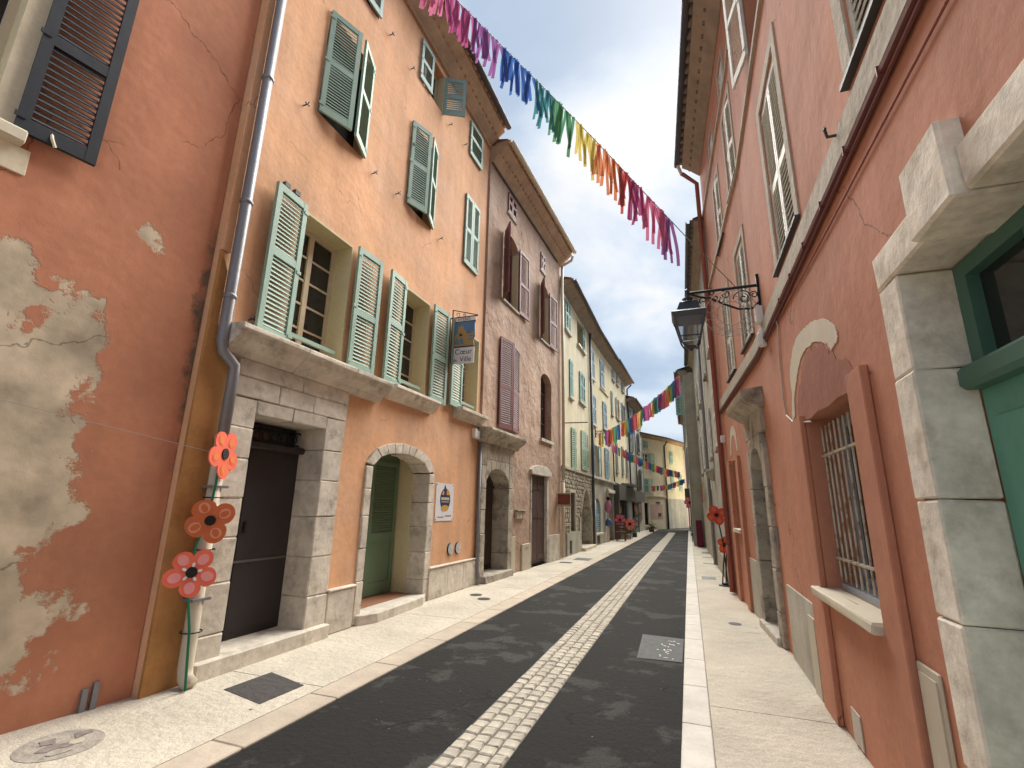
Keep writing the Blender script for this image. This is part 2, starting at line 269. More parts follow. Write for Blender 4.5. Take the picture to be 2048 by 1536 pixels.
def wall(f, u0, u1, v0, v1, ops, m, parent, name='wall', depth=.3, hull=5.0, w=0):
    """ops: (u0,u1,v0,v1[,rise[,depth]]) ; rise>0 arches the head below v1"""
    b = MB(); us = sorted({u0, u1, *[q for o in ops for q in o[:2]]}); vv = sorted({v0, v1, *[q for o in ops for q in o[2:4]]})
    for i in range(len(us)-1):
        for j in range(len(vv)-1):
            cu, cv = (us[i]+us[i+1])/2, (vv[j]+vv[j+1])/2
            if any(o[0] < cu < o[1] and o[2] < cv < o[3] for o in ops): continue
            b.quad(f.pt(us[i], vv[j], w), f.pt(us[i+1], vv[j], w), f.pt(us[i+1], vv[j+1], w), f.pt(us[i], vv[j+1], w))
    for o in ops:
        a, c, lo, hi = o[:4]; rise = o[4] if len(o) > 4 else 0; dp = o[5] if len(o) > 5 else depth
        b.quad(f.pt(a, lo, w), f.pt(a, lo, -dp), f.pt(a, hi-rise, -dp), f.pt(a, hi-rise, w)); b.quad(f.pt(c, lo, w), f.pt(c, lo, -dp), f.pt(c, hi-rise, -dp), f.pt(c, hi-rise, w))
        b.quad(f.pt(a, lo, w), f.pt(c, lo, w), f.pt(c, lo, -dp), f.pt(a, lo, -dp))
        n = 1 if not rise else 12; xs = [a+(c-a)*(1-math.cos(math.pi*i/n))/2 for i in range(n+1)]
        ys = [arch_y(x, a, c, hi-rise, rise) for x in xs]
        for i in range(n):
            b.quad(f.pt(xs[i], ys[i], w), f.pt(xs[i+1], ys[i+1], w), f.pt(xs[i+1], ys[i+1], -dp), f.pt(xs[i], ys[i], -dp))
            if rise: b.quad(f.pt(xs[i], ys[i], w), f.pt(xs[i+1], ys[i+1], w), f.pt(xs[i+1], hi, w), f.pt(xs[i], hi, w))
    if hull:
        e = .006
        b.quad(f.pt(u0+e, v0, w), f.pt(u0+e, v1, w), f.pt(u0+e, v1, -hull), f.pt(u0+e, v0, -hull)); b.quad(f.pt(u1-e, v0, w), f.pt(u1-e, v1, w), f.pt(u1-e, v1, -hull), f.pt(u1-e, v0, -hull))
        b.quad(f.pt(u0, v0, -hull), f.pt(u1, v0, -hull), f.pt(u1, v1, -hull), f.pt(u0, v1, -hull))
    return b.build(name, m, parent, fix=False)
SLAT = {}
def leaf(f, parent, x, v0, v1, width, sign, ang=0, w=.03, m='shutter_green', pitch=.05, slats='own', open_=True, sth=.004, rails=(.085, .09, .11), stile=.07, th=.035, mid=.56, name='shutter', tilt=None):
    """one louvred leaf hinged at u=x, reaching sign*width along the wall, swung ang off it"""
    t = f.sub(x, 0, w, ang, sign); b = MB(); H = v1-v0
    b.box(t, 0, stile, v0, v1, 0, th); b.box(t, width-stile, width, v0, v1, 0, th)
    ym = v0+H*mid
    for a, c in ((v0, v0+rails[2]), (ym-rails[1]/2, ym+rails[1]/2), (v1-rails[0], v1)): b.box(t, stile, width-stile, a, c, .002, th-.002)
    for hv in (v0+.12, v0+H*.5, v1-.12): b.box(t, -.02, .05, hv-.02, hv+.02, th, th+.008)
    fields = [(v0+rails[2], ym-rails[1]/2), (ym+rails[1]/2, v1-rails[0])]
    tilt = tilt if tilt is not None else -1.1; sl = width-2*stile; hd = .0195
    if not open_: th = max(th, .046)
    key = (round(sl, 2), round(tilt, 2), m, sth)
    if slats == 'own':
        o = b.build(name, m, parent)
        if key not in SLAT:
            q = MB(); ct, st = math.cos(tilt), math.sin(tilt)
            tt = T((0, 0, 0), (1, 0, 0), (0, ct, -st) if False else (0, math.cos(tilt), math.sin(tilt)), (0, -math.sin(tilt), math.cos(tilt)))
            tt = T((0, 0, 0), (1, 0, 0), (0, st, ct), (0, ct, -st)); q.box(tt, 0, sl, -hd, hd, -sth, sth); SLAT[key] = q.mesh('slat', m)
        for a, c in fields:
            n = max(1, int((c-a)/pitch))
            for i in range(n): link('slat', SLAT[key], o, t.mat(stile, a+(i+.5)*(c-a)/n, th/2))
        return o
    st, ct = math.sin(tilt), math.cos(tilt)
    for a, c in fields:
        n = max(1, int((c-a)/pitch))
        for i in range(n):
            yc = a+(i+.5)*(c-a)/n; t2 = T(t.pt(stile, yc, th/2), t.ex, t.ey*st+t.ez*ct, t.ey*ct-t.ez*st); b.box(t2, 0, sl, -hd, hd, -sth, sth)
    return b.build(name, m, parent)
def window(f, parent, u0, u1, v0, v1, w, m='winframe', cols=2, rows=4, fr=.055, bar=.022, name='window', gm='glass'):
    b = MB(); z0, z1 = w-.03, w+.02
    b.box(f, u0, u0+fr, v0, v1, z0, z1); b.box(f, u1-fr, u1, v0, v1, z0, z1); b.box(f, u0+fr, u1-fr, v0, v0+fr, z0, z1); b.box(f, u0+fr, u1-fr, v1-fr, v1, z0, z1)
    cw = (u1-u0-2*fr)/cols; rh = (v1-v0-2*fr)/rows
    for i in range(1, cols): b.box(f, u0+fr+i*cw-bar*1.6, u0+fr+i*cw+bar*1.6, v0+fr, v1-fr, z0+.004, z1+.006)
    for j in range(1, rows): b.box(f, u0+fr, u1-fr, v0+fr+j*rh-bar/2, v0+fr+j*rh+bar/2, z0+.008, z1-.006)
    o = b.build(name, m, parent)
    for i in range(cols):
        for j in range(rows):
            a, c = u0+fr+i*cw+.004, v0+fr+j*rh+.004; box(f, a, a+cw-.008, c, c+rh-.008, w-.012, w-.006, 'pane', gm, o)
    return o
def eave(f, parent, u0, u1, v, out, rise, m, tm, gm='gutter_dark', pitch=.21, back=4.5, gut=True, single=False):
    """tiled cornice: soffit, a course of half-round tiles along the edge, gutter and roof slope"""
    b = MB(); b.prism(T(f.pt(u0, 0, 0), f.ez, f.ey, f.ex), [(-.2, v-.02), (.02, v-.02), (out*.45, v+rise*.35), (out*.5, v+rise*.42), (out, v+rise*.8), (out, v+rise), (-.2, v+rise)], 0, u1-u0)
    b.build('cornice', m, parent)
    n = int((u1-u0)/pitch); r = pitch*.47; vr = v+rise
    q = MB(); seg = 6
    for rr, zz in ((r, 0),):
        A = [(math.cos(math.pi*i/seg)*r, math.sin(math.pi*i/seg)*r*.8) for i in range(seg+1)]; B = [(x*.82, y*.82-.004) for x, y in A]
        q.prism(T((0, 0, 0), (1, 0, 0), (0, 1, 0), (0, 0, 1)), A+B[::-1], 0, .42)
    tme = q.mesh('roof_tile', tm); sl = math.tan(math.radians(17))
    tm_ = [link('tile', tme, parent, T(f.pt(u0+(i+.5)*(u1-u0)/n, vr+.055, out+.09), f.ex, -f.ey, -f.ez).mat(0, 0, 0)) for i in range(n)]
    # under-course showing scallops
    tm2 = [link('tile', tme, parent, T(f.pt(u0+(i+.5)*(u1-u0)/n+.02, v+rise*.44, out*.62), f.ex, f.ey, -f.ez).mat(0, 0, 0)) for i in range(n)] if not single else []
    rb = MB(); rb.quad(f.pt(u0, vr+.09, out+.02), f.pt(u1, vr+.09, out+.02), f.pt(u1, vr+.09+back*sl, -back), f.pt(u0, vr+.09+back*sl, -back)); rb.quad(f.pt(u0, vr+.05, out+.02), f.pt(u1, vr+.05, out+.02), f.pt(u1, vr+.05+back*sl, -back), f.pt(u0, vr+.05+back*sl, -back))
    rf = rb.build('roof', tm, parent, fix=False)
    if gut:
        g = MB(); R_ = .075; A = [(math.cos(math.pi+math.pi*i/8)*R_, math.sin(math.pi+math.pi*i/8)*R_) for i in range(9)]; B = [(x*.9, y*.9) for x, y in A]
        g.prism(T(f.pt(u0, vr+.03, out+.11), f.ez, f.ey, f.ex), A+B[::-1], 0, u1-u0); g.build('gutter', gm, parent)
    return rf
def pipe(pts, r, m, parent, name='drainpipe', n=10, collars=()):
    b = MB().tube(pts, r, n)
    o = b.build(name, m, parent, smooth=True)
    for p in collars: MB().lathe(Vector(p)-Vector((0, 0, .025)), (0, 0, 1), [(r*1.02, 0), (r*1.22, .008), (r*1.22, .04), (r*1.02, .05)], 10).build('pipe_collar', m, o, smooth=True)
    return o
def arc(c, ex, ey, r, a0, a1, n=14, r2=None):
    r2 = r if r2 is None else r2
    return [c+(ex*math.cos(a)+ey*math.sin(a))*(r+(r2-r)*i/n) for i, a in [(i, a0+(a1-a0)*i/n) for i in range(n+1)]]
# ------------------------------------------------------------------ setting: ground, road, pavements
struct(MB().box(WORLD, -150, 150, -60, 300, -.6, -.10).build('ground', 'ground'))
kl = lambda y: -2.95+.0141*y            # left kerb edge
kr = -.155
b = MB(); Ys = [-6+i*2 for i in range(24)]
for i in range(len(Ys)-1):
    y0, y1 = Ys[i], Ys[i+1]; b.quad((kl(y0)-.1, y0, -.016), (kr+.1, y0, -.016), (kr+.1, y1, -.016), (kl(y1)-.1, y1, -.016))
b.quad((-2.5, 40, -.03), (.4, 40, -.03), (1.5, 60, -.03), (-1.2, 60, -.03))
road = struct(b.build('road', 'asphalt', fix=False))
KH = .0
pav_l = MB(); pav_r = MB(); 
y = -4.0
jl = []
while y < 41:
    ln = 2.9 if y > 0 else 4; y1 = min(41, y+ln)
    pav_l.box(WORLD, 0, 1, 0, 1, 0, 1) if False else None
    a = [(-6.0, y+.006), (kl(y)-.285, y+.006), (kl(y1)-.285, y1-.006), (-6.0, y1-.006)]; pav_l.prism(WORLD, a, -.09, 0)
    a = [(.06, y+.9), (2.4, y+.9), (2.4, y1+.888), (.06, y1+.888)]; pav_r.prism(WORLD, a, -.09, 0)
    y = y1
pl = struct(pav_l.build('pavement_left', 'concrete')); pr = struct(pav_r.build('pavement_right', 'concrete'))
sub = MB(); sub.quad((-6, -4, -.012), (-3.1, -4, -.012), (-2.6, 41, -.012), (-6, 41, -.012)); sub.quad((-.1, -4, -.012), (2.4, -4, -.012), (2.4, 41, -.012), (-.1, 41, -.012)); struct(sub.build('pavement_joints', 'joint', fix=False))
y = -2.0; random.seed(3)
while y < 40:
    ln = random.uniform(.92, 1.05); y1 = y+ln
    MB().prism(WORLD, [(kl(y)-.28, y+.004), (kl(y), y+.004), (kl(y1), y1-.004), (kl(y1)-.28, y1-.004)], -.09, .002).build('kerb_stone', 'kerb', pl, bevel=.008); y = y1
y = -2.0
while y < 40:
    ln = random.uniform(.7, .9); y1 = y+ln
    MB().prism(WORLD, [(kr, y+.003), (.055, y+.003), (.055, y1-.003), (kr, y1-.003)], -.09, .002).build('kerb_stone', 'kerb_pale', pr, bevel=.007); y = y1
# cobbled strip: bed + setts
sx = lambda y: -1.68+.0072*y
bed = MB(); bed.quad((sx(-3), -3, -.012), (sx(-3)+.44, -3, -.012), (sx(37)+.44, 37, -.012), (sx(37), 37, -.012))
strip = struct(bed.build('cobble_strip', 'joint', fix=False))
prot = []
for k in range(5):
    q = MB().box(WORLD, -.049, .049, -.056, .056, -.02, .02); prot.append(q.mesh('cobble', 'cobble', bevel=.011, jitter=.0035))
far = MB(); y = 2.35; cnt = 0; random.seed(11)
while y < 36.5:
    for c in range(4):
        cx = sx(y)+.055+c*.11; jit = random.uniform(-.006, .006)
        if cnt < 300:
            mt = Matrix.Translation((cx+random.uniform(-.003, .003), y+.06+(c % 2)*.02+jit, -.022+random.uniform(-.003, .003))) @ Matrix.Rotation(random.choice((0, math.pi))+random.uniform(-.04, .04), 4, 'Z')
            link('cobble', random.choice(prot), strip, mt); cnt += 1
        elif abs(y-20.4) > .12: far.box(WORLD, cx-.05, cx+.05, y+.004, y+.118, -.05, -.004+random.uniform(-.002, .002))
    y += .122
stuff(far.build('cobbles_beyond', 'cobble', strip))
# ------------------------------------------------------------------ facade frames
LR = F((-4.75, 1.2), (-4.46, 3.2), 1); LO = F((-4.38, 3.2), (-4.30, 9.85), 1); LB = F((-4.25, 9.85), (-3.92, 15.9), 1)
LY = F((-3.92, 15.9), (-3.9, 21.2), 1); LZ = F((-3.9, 21.2), (-3.62, 29), 1); LG = F((-3.5, 32.25), (-3.2, 39.2), 1)
E1 = F((-3.75, 38.6), (-1.75, 42.6), 1); E2 = F((-1.75, 42.6), (-.2, 47), 1); E3 = F((-.2, 47.1), (1.4, 52), 1)
RA = F((1.02, -1.5), (1.02, 7), 0); RB = F((1.02, 7), (.78, 11.2), 0); RC = F((.75, 11.2), (.6, 24), 0); RD = F((.12, 24), (.02, 40), 0); RE = F((-.06, 40.05), (.1, 43.2), 0)
# ================================================================== left: peeling red house
red = thing('red_house', 'peeling terracotta house front at the left edge with one dark grey shutter', 'house', LR.pt(0, 0, 0))
def poly_dist(p, poly):
    x, y = p; ins = False; d = 1e9; n = len(poly)
    for i in range(n):
        (x0, y0), (x1, y1) = poly[i], poly[(i+1) % n]
        if (y0 > y) != (y1 > y) and x < (x1-x0)*(y-y0)/(y1-y0)+x0: ins = not ins
        l2 = (x1-x0)**2+(y1-y0)**2; t_ = max(0, min(1, ((x-x0)*(x1-x0)+(y-y0)*(y1-y0))/l2)); d = min(d, math.hypot(x-x0-t_*(x1-x0), y-y0-t_*(y1-y0)))
    return d if ins else -d
px_polys = [[(-200, 470), (20, 495), (60, 520), (130, 565), (165, 600), (205, 640), (222, 690), (190, 770), (165, 800), (160, 900), (145, 990), (110, 1040), (70, 1110), (40, 1180), (95, 1210), (80, 1270), (30, 1310), (-30, 1360), (-300, 1500)],
            [(272, 455), (305, 440), (312, 470), (325, 500), (290, 478)], [(100, 1290), (125, 1300), (135, 1345), (105, 1350)], [(0, 1385), (45, 1360), (40, 1390), (5, 1400)],
            [(185, 600), (205, 598), (200, 625), (188, 618)], [(140, 1010), (160, 1005), (150, 1020)], [(120, 1180), (140, 1185), (130, 1200)], [(150, 1215), (160, 1225), (152, 1235)]]
holes = [[(40, 625), (65, 605), (100, 625), (75, 650), (45, 650)], [(120, 780), (160, 755), (185, 765), (165, 800), (130, 805)], [(75, 520), (110, 540), (100, 575), (80, 570)]]
P_uv = [[LR.uv(*q) for q in p] for p in px_polys]; H_uv = [[LR.uv(*q) for q in p] for p in holes]
DARK = [LR.uv(*q) for q in [(452, 440), (425, 600), (400, 700), (388, 810), (345, 940), (362, 800), (380, 700), (385, 640), (408, 540), (428, 460)]]
b = MB(); U0, U1, V1, st = -1.9, LR.L, 8.6, .06; nu, nv = int((U1-U0)/st), int(V1/st); vals = []; dk = []
op = (-.62, .40, 4.33, 6.15)
idx = {}
for j in range(nv+1):
    for i in range(nu+1):
        u, v = U0+(U1-U0)*i/nu, V1*j/nv; idx[i, j] = len(b.v); b.v.append(tuple(LR.pt(u, v, 0)))
        d = max(poly_dist((u, v), p) for p in P_uv); d = min(d, min(-poly_dist((u, v), p) for p in H_uv)); vals.append(max(-.5, min(.5, d))); dk.append(max(-.5, poly_dist((u, v), DARK)))
for j in range(nv):
    for i in range(nu):
        u, v = U0+(U1-U0)*(i+.5)/nu, V1*(j+.5)/nv
        if not (op[0] < u < op[1] and op[2] < v < op[3]): b.f.append((idx[i, j], idx[i+1, j], idx[i+1, j+1], idx[i, j+1]))
nb = len(b.v)
for q in ((U1-.004, 0), (U0, 0)): b.quad(LR.pt(q[0], 0, 0), LR.pt(q[0], V1, 0), LR.pt(q[0], V1, -5), LR.pt(q[0], 0, -5))
me = b.mesh('wall', 'red_dark', fix=False)
for nm, arr in (('peel', vals), ('mould', dk)):
    at = me.attributes.new(nm, 'FLOAT', 'POINT'); at.data.foreach_set('value', arr+[-.5]*(len(me.vertices)-len(arr)))
def peel_mat():
    m = mat('peeling_red_plaster', (.50, .213, .122), var=.13, scale=1.0, streak=.07, bump=.16, bscale=12, second=(.455, .18, .104), second_at=(.5, .72), sscale=.9)
    t = m.node_tree; l = t.links; p = t.nodes['Principled BSDF']; src = p.inputs['Base Color'].links[0].from_socket
    def attr(nm, amp, sc_, lo, hi):
        a = nd(t, 'ShaderNodeAttribute', attribute_name=nm); n = nd(t, 'ShaderNodeTexNoise'); n.inputs['Scale'].default_value = sc_; n.inputs['Detail'].default_value = 9; n.inputs['Roughness'].default_value = .66
        tc_ = nd(t, 'ShaderNodeTexCoord'); l.new(tc_.outputs['Object'], n.inputs['Vector']); s_ = nd(t, 'ShaderNodeMath', operation='MULTIPLY_ADD', i_1=amp); l.new(n.outputs['Fac'], s_.inputs[0]); l.new(a.outputs['Fac'], s_.inputs[2])
        r = nd(t, 'ShaderNodeMapRange', clamp=True); r.inputs[1].default_value = lo+amp*.5; r.inputs[2].default_value = hi+amp*.5; l.new(s_.outputs[0], r.inputs[0]); return r.outputs[0]
    def mixc(f, a, col, sc_):
        n = nd(t, 'ShaderNodeTexNoise'); n.inputs['Scale'].default_value = sc_; n.inputs['Detail'].default_value = 7; tc_ = nd(t, 'ShaderNodeTexCoord'); l.new(tc_.outputs['Object'], n.inputs['Vector'])
        r = nd(t, 'ShaderNodeValToRGB'); r.color_ramp.elements[0].color = (*[c*.6 for c in col], 1); r.color_ramp.elements[1].color = (*[min(1, c*1.25) for c in col], 1); r.color_ramp.elements[0].position = .3; r.color_ramp.elements[1].position = .7; l.new(n.outputs['Fac'], r.inputs[0])
        x = nd(t, 'ShaderNodeMix', data_type='RGBA'); l.new(f, x.inputs[0]); l.new(a, x.inputs[6]); l.new(r.outputs[0], x.inputs[7]); return x.outputs[2]
    pm = attr('peel', .85, 3.0, -.02, .03); c = mixc(pm, src, (.57, .465, .335), 3.2); c = mixc(attr('mould', .35, 6, -.02, .06), c, (.16, .12, .085), 8); l.new(c, p.inputs['Base Color'])
    cracks(m, .6, .0035, .50)
    b_ = nd(t, 'ShaderNodeBump', invert=True); b_.inputs['Strength'].default_value = .5; b_.inputs['Distance'].default_value = .02; l.new(pm, b_.inputs['Height']); old = p.inputs['Normal'].links[0].from_socket; l.new(old, b_.inputs['Normal']); l.new(b_.outputs[0], p.inputs['Normal'])
    return m
me.materials.clear(); me.materials.append(peel_mat()); link('wall', me, red)
rv = MB(); a0, a1, lo, hi = op
rv.box(LR, a0-.02, a0+.05, lo, hi, -.3, .008); rv.box(LR, a1-.1, a1+.03, lo-.05, hi, -.3, .012); rv.box(LR, a0, a1, hi-.05, hi+.02, -.3, .008); rv.build('window_surround', 'cream', red)
window(LR, red, a0+.05, a1-.1, lo, hi-.05, -.22, 'winframe', 2, 4)
block(LR, a0-.1, a1+.10, lo-.13, lo-.02, -.2, .10, 'sillstone', red, 'window_sill'); block(LR, a0-.1, a1+.16, lo-.34, lo-.13, -.02, .012, 'cream', red, 'sill_patch', .004)
leaf(LR, red, a1+.02, 4.30, 6.12, .50, 1, math.radians(4), .04, 'shutter_dark', .06, open_=True, mid=.49, rails=(.09, .10, .12), stile=.075, th=.04)
MB().tube([LR.pt(.62, 4.42, .07), LR.pt(.63, 4.34, .10), LR.pt(.66, 4.29, .09)], .012, 6).build('shutter_catch', 'cream', red)
box(LR, 1.66, 1.70, 0, .16, .0, .03, 'cable_stub', 'zinc', red); box(LR, 1.73, 1.77, 0, .19, .0, .03, 'cable_stub', 'zinc', red)
# ================================================================== left: apricot house
apr = thing('apricot_house', 'apricot plaster house with pale green shutters and two stone doorways', 'house', LO.pt(3, 0, 0))
W1 = (.97, 1.96, 3.40, 5.20); W2 = (3.28, 4.20, 3.42, 5.22); W3 = (5.52, 6.46, 3.52, 5.24)
U1_ = (.98, 1.96, 6.70, 8.42); U2_ = (3.15, 4.06, 6.72, 8.44); U3_ = (5.42, 6.14, 6.74, 8.46)
A0_ = (1.25, 1.97, 9.42, 10.4); A1_ = (3.24, 4.19, 9.52, 10.45); A2_ = (5.48, 6.13, 9.56, 10.48)
wall(LO, .0, LO.L, 0, 10.75, [(*W1, 0, .34), (*W2, 0, .34), (*W3, 0, .34), U1_, U2_, U3_, A0_, A1_, A2_, (.40, 2.14, 0, 3.06, 0, .6), (2.72, 4.68, .0, 2.50, .34, .7)], 'apricot', apr, depth=.25)
MB().prism(LO, [(0, 0), (.40, 0), (.40, 2.86), (.30, 2.98), (.2, 3.1), (.1, 3.32), (.1, 3.9), (0, 4.1)], 0, .03).build('pilaster_strip', 'ochre', apr)
box(LO, .0, .10, 4.105, 10.7, 0, .03, 'pilaster_strip', 'apricot', apr)
# first-floor windows
for (a, c, lo, hi), lh, rh in ((W1, (.50, 4), (.54, 3)), (W2, (.49, 4), (.54, 3)), (W3, (.54, 3), None)):
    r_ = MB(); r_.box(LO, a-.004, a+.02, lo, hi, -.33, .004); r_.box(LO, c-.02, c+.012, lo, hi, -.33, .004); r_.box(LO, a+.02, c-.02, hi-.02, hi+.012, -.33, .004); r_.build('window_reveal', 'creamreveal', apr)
    window(LO, apr, a+.02, c-.02, lo, hi-.02, -.30, 'winframe', 2, 5, .06, .025)
    leaf(LO, apr, a-.005, lo-.05, hi+.02, lh[0], -1, math.radians(lh[1]), .05, 'shutter_green', .052, mid=.54, th=.042)
    if rh: leaf(LO, apr, c+.05, lo-.02, hi+.03, rh[0], 1, math.radians(rh[1]), .05, 'shutter_green', .052, mid=.46, th=.042)
    MB().box(LO, a-.02, c-.1, lo+.13, lo+.18, -.06, -.02).build('guard_rail', 'shutter_green', apr)
# second floor: ajar and closed pairs
for (a, c, lo, hi), an, own in ((U1_, 21, 'own'), (U2_, 19, 'own'), (U3_, 0, 'own')):
    h = (c-a)/2; kw = dict(m='shutter_green', pitch=.047, slats=own, open_=False, mid=.5, th=.035)
    leaf(LO, apr, a, lo, hi, h-.005, 1, math.radians(an), .012, **kw); leaf(LO, apr, c, lo, hi, h-.005, -1, math.radians(an), .012, **kw)
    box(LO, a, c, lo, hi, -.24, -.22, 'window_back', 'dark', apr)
# attic
a, c, lo, hi = A1_; leaf(LO, apr, a, lo, hi, .45, 1, 0, .012, 'shutter_green_in', .05, 'own', False, mid=.5); leaf(LO, apr, c, lo, hi, .46, -1, math.radians(118), .012, 'shutter_green_in', .05, 'own', True, mid=.5, tilt=1.25); window(LO, apr, a, c, lo, hi, -.2, 'winframe', 2, 2)
box(LO, a, a+.012, lo, hi, -.17, .003, 'window_reveal', 'creamreveal', apr); box(LO, c-.02, c+.008, lo, hi, -.17, .004, 'window_reveal', 'creamreveal', apr)
a, c, lo, hi = A2_
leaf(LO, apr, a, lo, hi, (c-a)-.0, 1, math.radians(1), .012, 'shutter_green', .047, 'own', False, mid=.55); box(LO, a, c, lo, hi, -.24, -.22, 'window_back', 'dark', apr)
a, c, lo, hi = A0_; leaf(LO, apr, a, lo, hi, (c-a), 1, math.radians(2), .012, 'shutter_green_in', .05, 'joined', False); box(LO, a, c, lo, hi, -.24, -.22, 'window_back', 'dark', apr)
for (u, v) in [LO.uv(*q) for q in ((607, 211), (745, 347), (792, 388), (780, 70), (822, 138), (822, 290), (898, 250), (928, 290), (497, 640), (878, 478))]:
    MB().tube([LO.pt(u, v, 0), LO.pt(u, v, .07), LO.pt(u+.012, v+.04, .075)], .009, 5).box(LO, u-.035, u+.035, v-.008, v+.008, .06, .075).build('shutter_hook', 'castiron', apr)
for q in ((.62, 5.285), (.78, 5.285)): box(LO, q[0], q[0]+.08, q[1], q[1]+.06, 0, .05, 'wall_bracket', 'castiron', apr)
# stone doorway 1
def course(f, parent, u0, u1, vs_, w0, w1, m, **k):
    for i in range(len(vs_)-1): block(f, u0, u1, vs_[i]+.002, vs_[i+1]-.002, w0, w1+random.uniform(-.004, .004), m, parent, **k)
DO = (.70, 1.78, .16, 2.50)
course(LO, apr, .40, DO[0], [0, .36, .82, 1.24, 1.62, 2.02, 2.34, 2.66], -.55, .04, 'stone')
course(LO, apr, DO[1], 2.14, [0, .50, .95, 1.42, 1.86, 2.24, 2.66], -.55, .04, 'stone')
block(LO, .70, 1.22, 2.50, 2.66, -.5, .045, 'stone', apr); block(LO, 1.222, 1.78, 2.50, 2.66, -.5, .045, 'stone', apr)
block(LO, .40, .98, 2.662, 2.88, -.1, .05, 'stone', apr); block(LO, .982, 1.52, 2.662, 2.88, -.1, .05, 'stone', apr); block(LO, 1.522, 2.14, 2.662, 2.88, -.1, .05, 'stone', apr)
block(LO, .40, 1.3, 2.882, 3.06, -.1, .065, 'stone', apr); block(LO, 1.302, 2.14, 2.882, 3.06, -.1, .065, 'stone', apr)
cp = [(-.02, 3.06), (.10, 3.06), (.13, 3.12), (.24, 3.2), (.27, 3.27), (.31, 3.28), (.31, 3.335), (-.02, 3.36)]
for a, c in ((.17, 1.08), (1.082, 1.96), (1.962, 2.80)): MB().prism(T(LO.pt(a, 0, 0), LO.ez, LO.ey, LO.ex), cp, 0, c-a-.003).build('cornice_stone', 'stone', apr, bevel=.006, jitter=.004)
box(LO, .40, 2.14, -.02, .155, -.5, .12, 'door_step', 'stone', apr, bevel=.012, jitter=.004)
d1 = box(LO, .70, 1.78, .155, 2.18, -.40, -.345, 'door', 'door_brown', apr); box(LO, 1.03, 1.04, .16, 2.17, -.345, -.338, 'door_seam', 'dark', d1); box(LO, .72, 1.76, .93, .955, -.345, -.335, 'door_rail', 'steelgrey', d1); box(LO, 1.09, 1.12, 1.25, 1.37, -.345, -.325, 'door_handle', 'blackmetal', d1)
box(LO, .70, 1.78, 2.18, 2.26, -.42, -.24, 'door_transom', 'door_brown', apr, bevel=.02)
for u_ in [.75+i*.1 for i in range(11)]:
    for v_ in (.22, .88, 1.02, 2.1): MB().lathe(LO.pt(u_, v_, -.346), LO.ez, [(.008, 0), (.006, .004), (.001, .006)], 6).build('door_stud', 'door_brown', d1)
fan = MB(); 
for i in range(7):
    cc = LO.pt(.80+i*.145, 2.36, -.36); fan.tube(arc(cc, LO.ex, LO.ey, .055, 0, 2*math.pi, 12), .007, 5); fan.tube(arc(cc+LO.ey*.06+LO.ex*.07, LO.ex, LO.ey, .04, 0, math.pi*1.4, 8, .012), .006, 5)
fan.tube([LO.pt(.70, 2.29, -.36), LO.pt(1.78, 2.29, -.36)], .01, 5); fan.tube([LO.pt(.70, 2.45, -.36), LO.pt(1.78, 2.45, -.36)], .01, 5); fan.build('fanlight_grille', 'blackmetal', apr); box(LO, .70, 1.78, 2.26, 2.50, -.46, -.44, 'fanlight_pane', 'glass', apr)
# plinth stones
block(LO, 2.142, 2.66, 0, .50, -.02, .05, 'stone', apr, 'plinth_stone'); block(LO, 2.142, 2.68, .50, .535, -.02, .065, 'stone', apr, 'plinth_stone')
for a, c in ((4.66, 5.35), (5.352, 6.0), (6.002, 6.64)): block(LO, a, c, 0, .50, -.02, .05, 'stone', apr, 'plinth_stone')
block(LO, 4.66, 6.64, .50, .535, -.02, .065, 'stone', apr, 'plinth_stone')
# arched doorway
AI, AO = (2.86, 4.50), (2.70, 4.70)
course(LO, apr, AO[0], AI[0], [0, .55, .98, 1.42, 1.8, 2.12], -.12, .03, 'stone'); course(LO, apr, AI[1], AO[1], [0, .36, .80, 1.22, 1.62, 1.95, 2.12], -.32, .03, 'stone')
n = 9
for i in range(n):
    x = [AI[0]+(AI[1]-AI[0])*q for q in (i/n+.003, (i+1)/n-.003)]; X = [AO[0]+(AO[1]-AO[0])*q for q in (i/n+.003, (i+1)/n-.003)]
    MB().prism(LO, [(x[0], arch_y(x[0], *AI, 2.10, .28)), (x[1], arch_y(x[1], *AI, 2.10, .28)), (X[1], arch_y(X[1], *AO, 2.12, .42)), (X[0], arch_y(X[0], *AO, 2.12, .42))], -.32 if i > n//2 else -.12, .032).build('arch_stone', 'stone', apr, bevel=.008, jitter=.003)
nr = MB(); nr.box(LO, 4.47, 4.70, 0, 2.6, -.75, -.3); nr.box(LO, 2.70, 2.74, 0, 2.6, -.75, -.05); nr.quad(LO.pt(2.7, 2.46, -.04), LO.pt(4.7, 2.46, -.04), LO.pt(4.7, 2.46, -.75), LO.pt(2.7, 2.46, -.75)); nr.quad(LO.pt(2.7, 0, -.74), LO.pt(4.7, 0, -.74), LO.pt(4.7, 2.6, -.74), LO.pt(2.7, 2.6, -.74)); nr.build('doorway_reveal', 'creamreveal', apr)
gd_ = box(LO, 2.76, 4.46, .14, 2.46, -.63, -.58, 'door', 'door_green', apr)
for a in (2.84, 3.66):
    c = a+.76; fr = MB(); fr.box(LO, a, a+.08, .16, 2.30, -.58, -.555); fr.box(LO, c-.08, c, .16, 2.30, -.58, -.555)
    for q in ((.16, .34), (.98, 1.12), (2.22, 2.30)): fr.box(LO, a+.08, c-.08, *q, -.58, -.557)
    fr.build('door_leaf', 'door_green', gd_)
    for i in range(26): box(T(LO.pt(a+.08, 1.13+i*.042, -.565), LO.ex, (LO.ey*.8+LO.ez*-.6), (LO.ez*.8+LO.ey*.6)), 0, .60, 0, .04, -.004, .004, 'louvre', 'door_green', gd_)
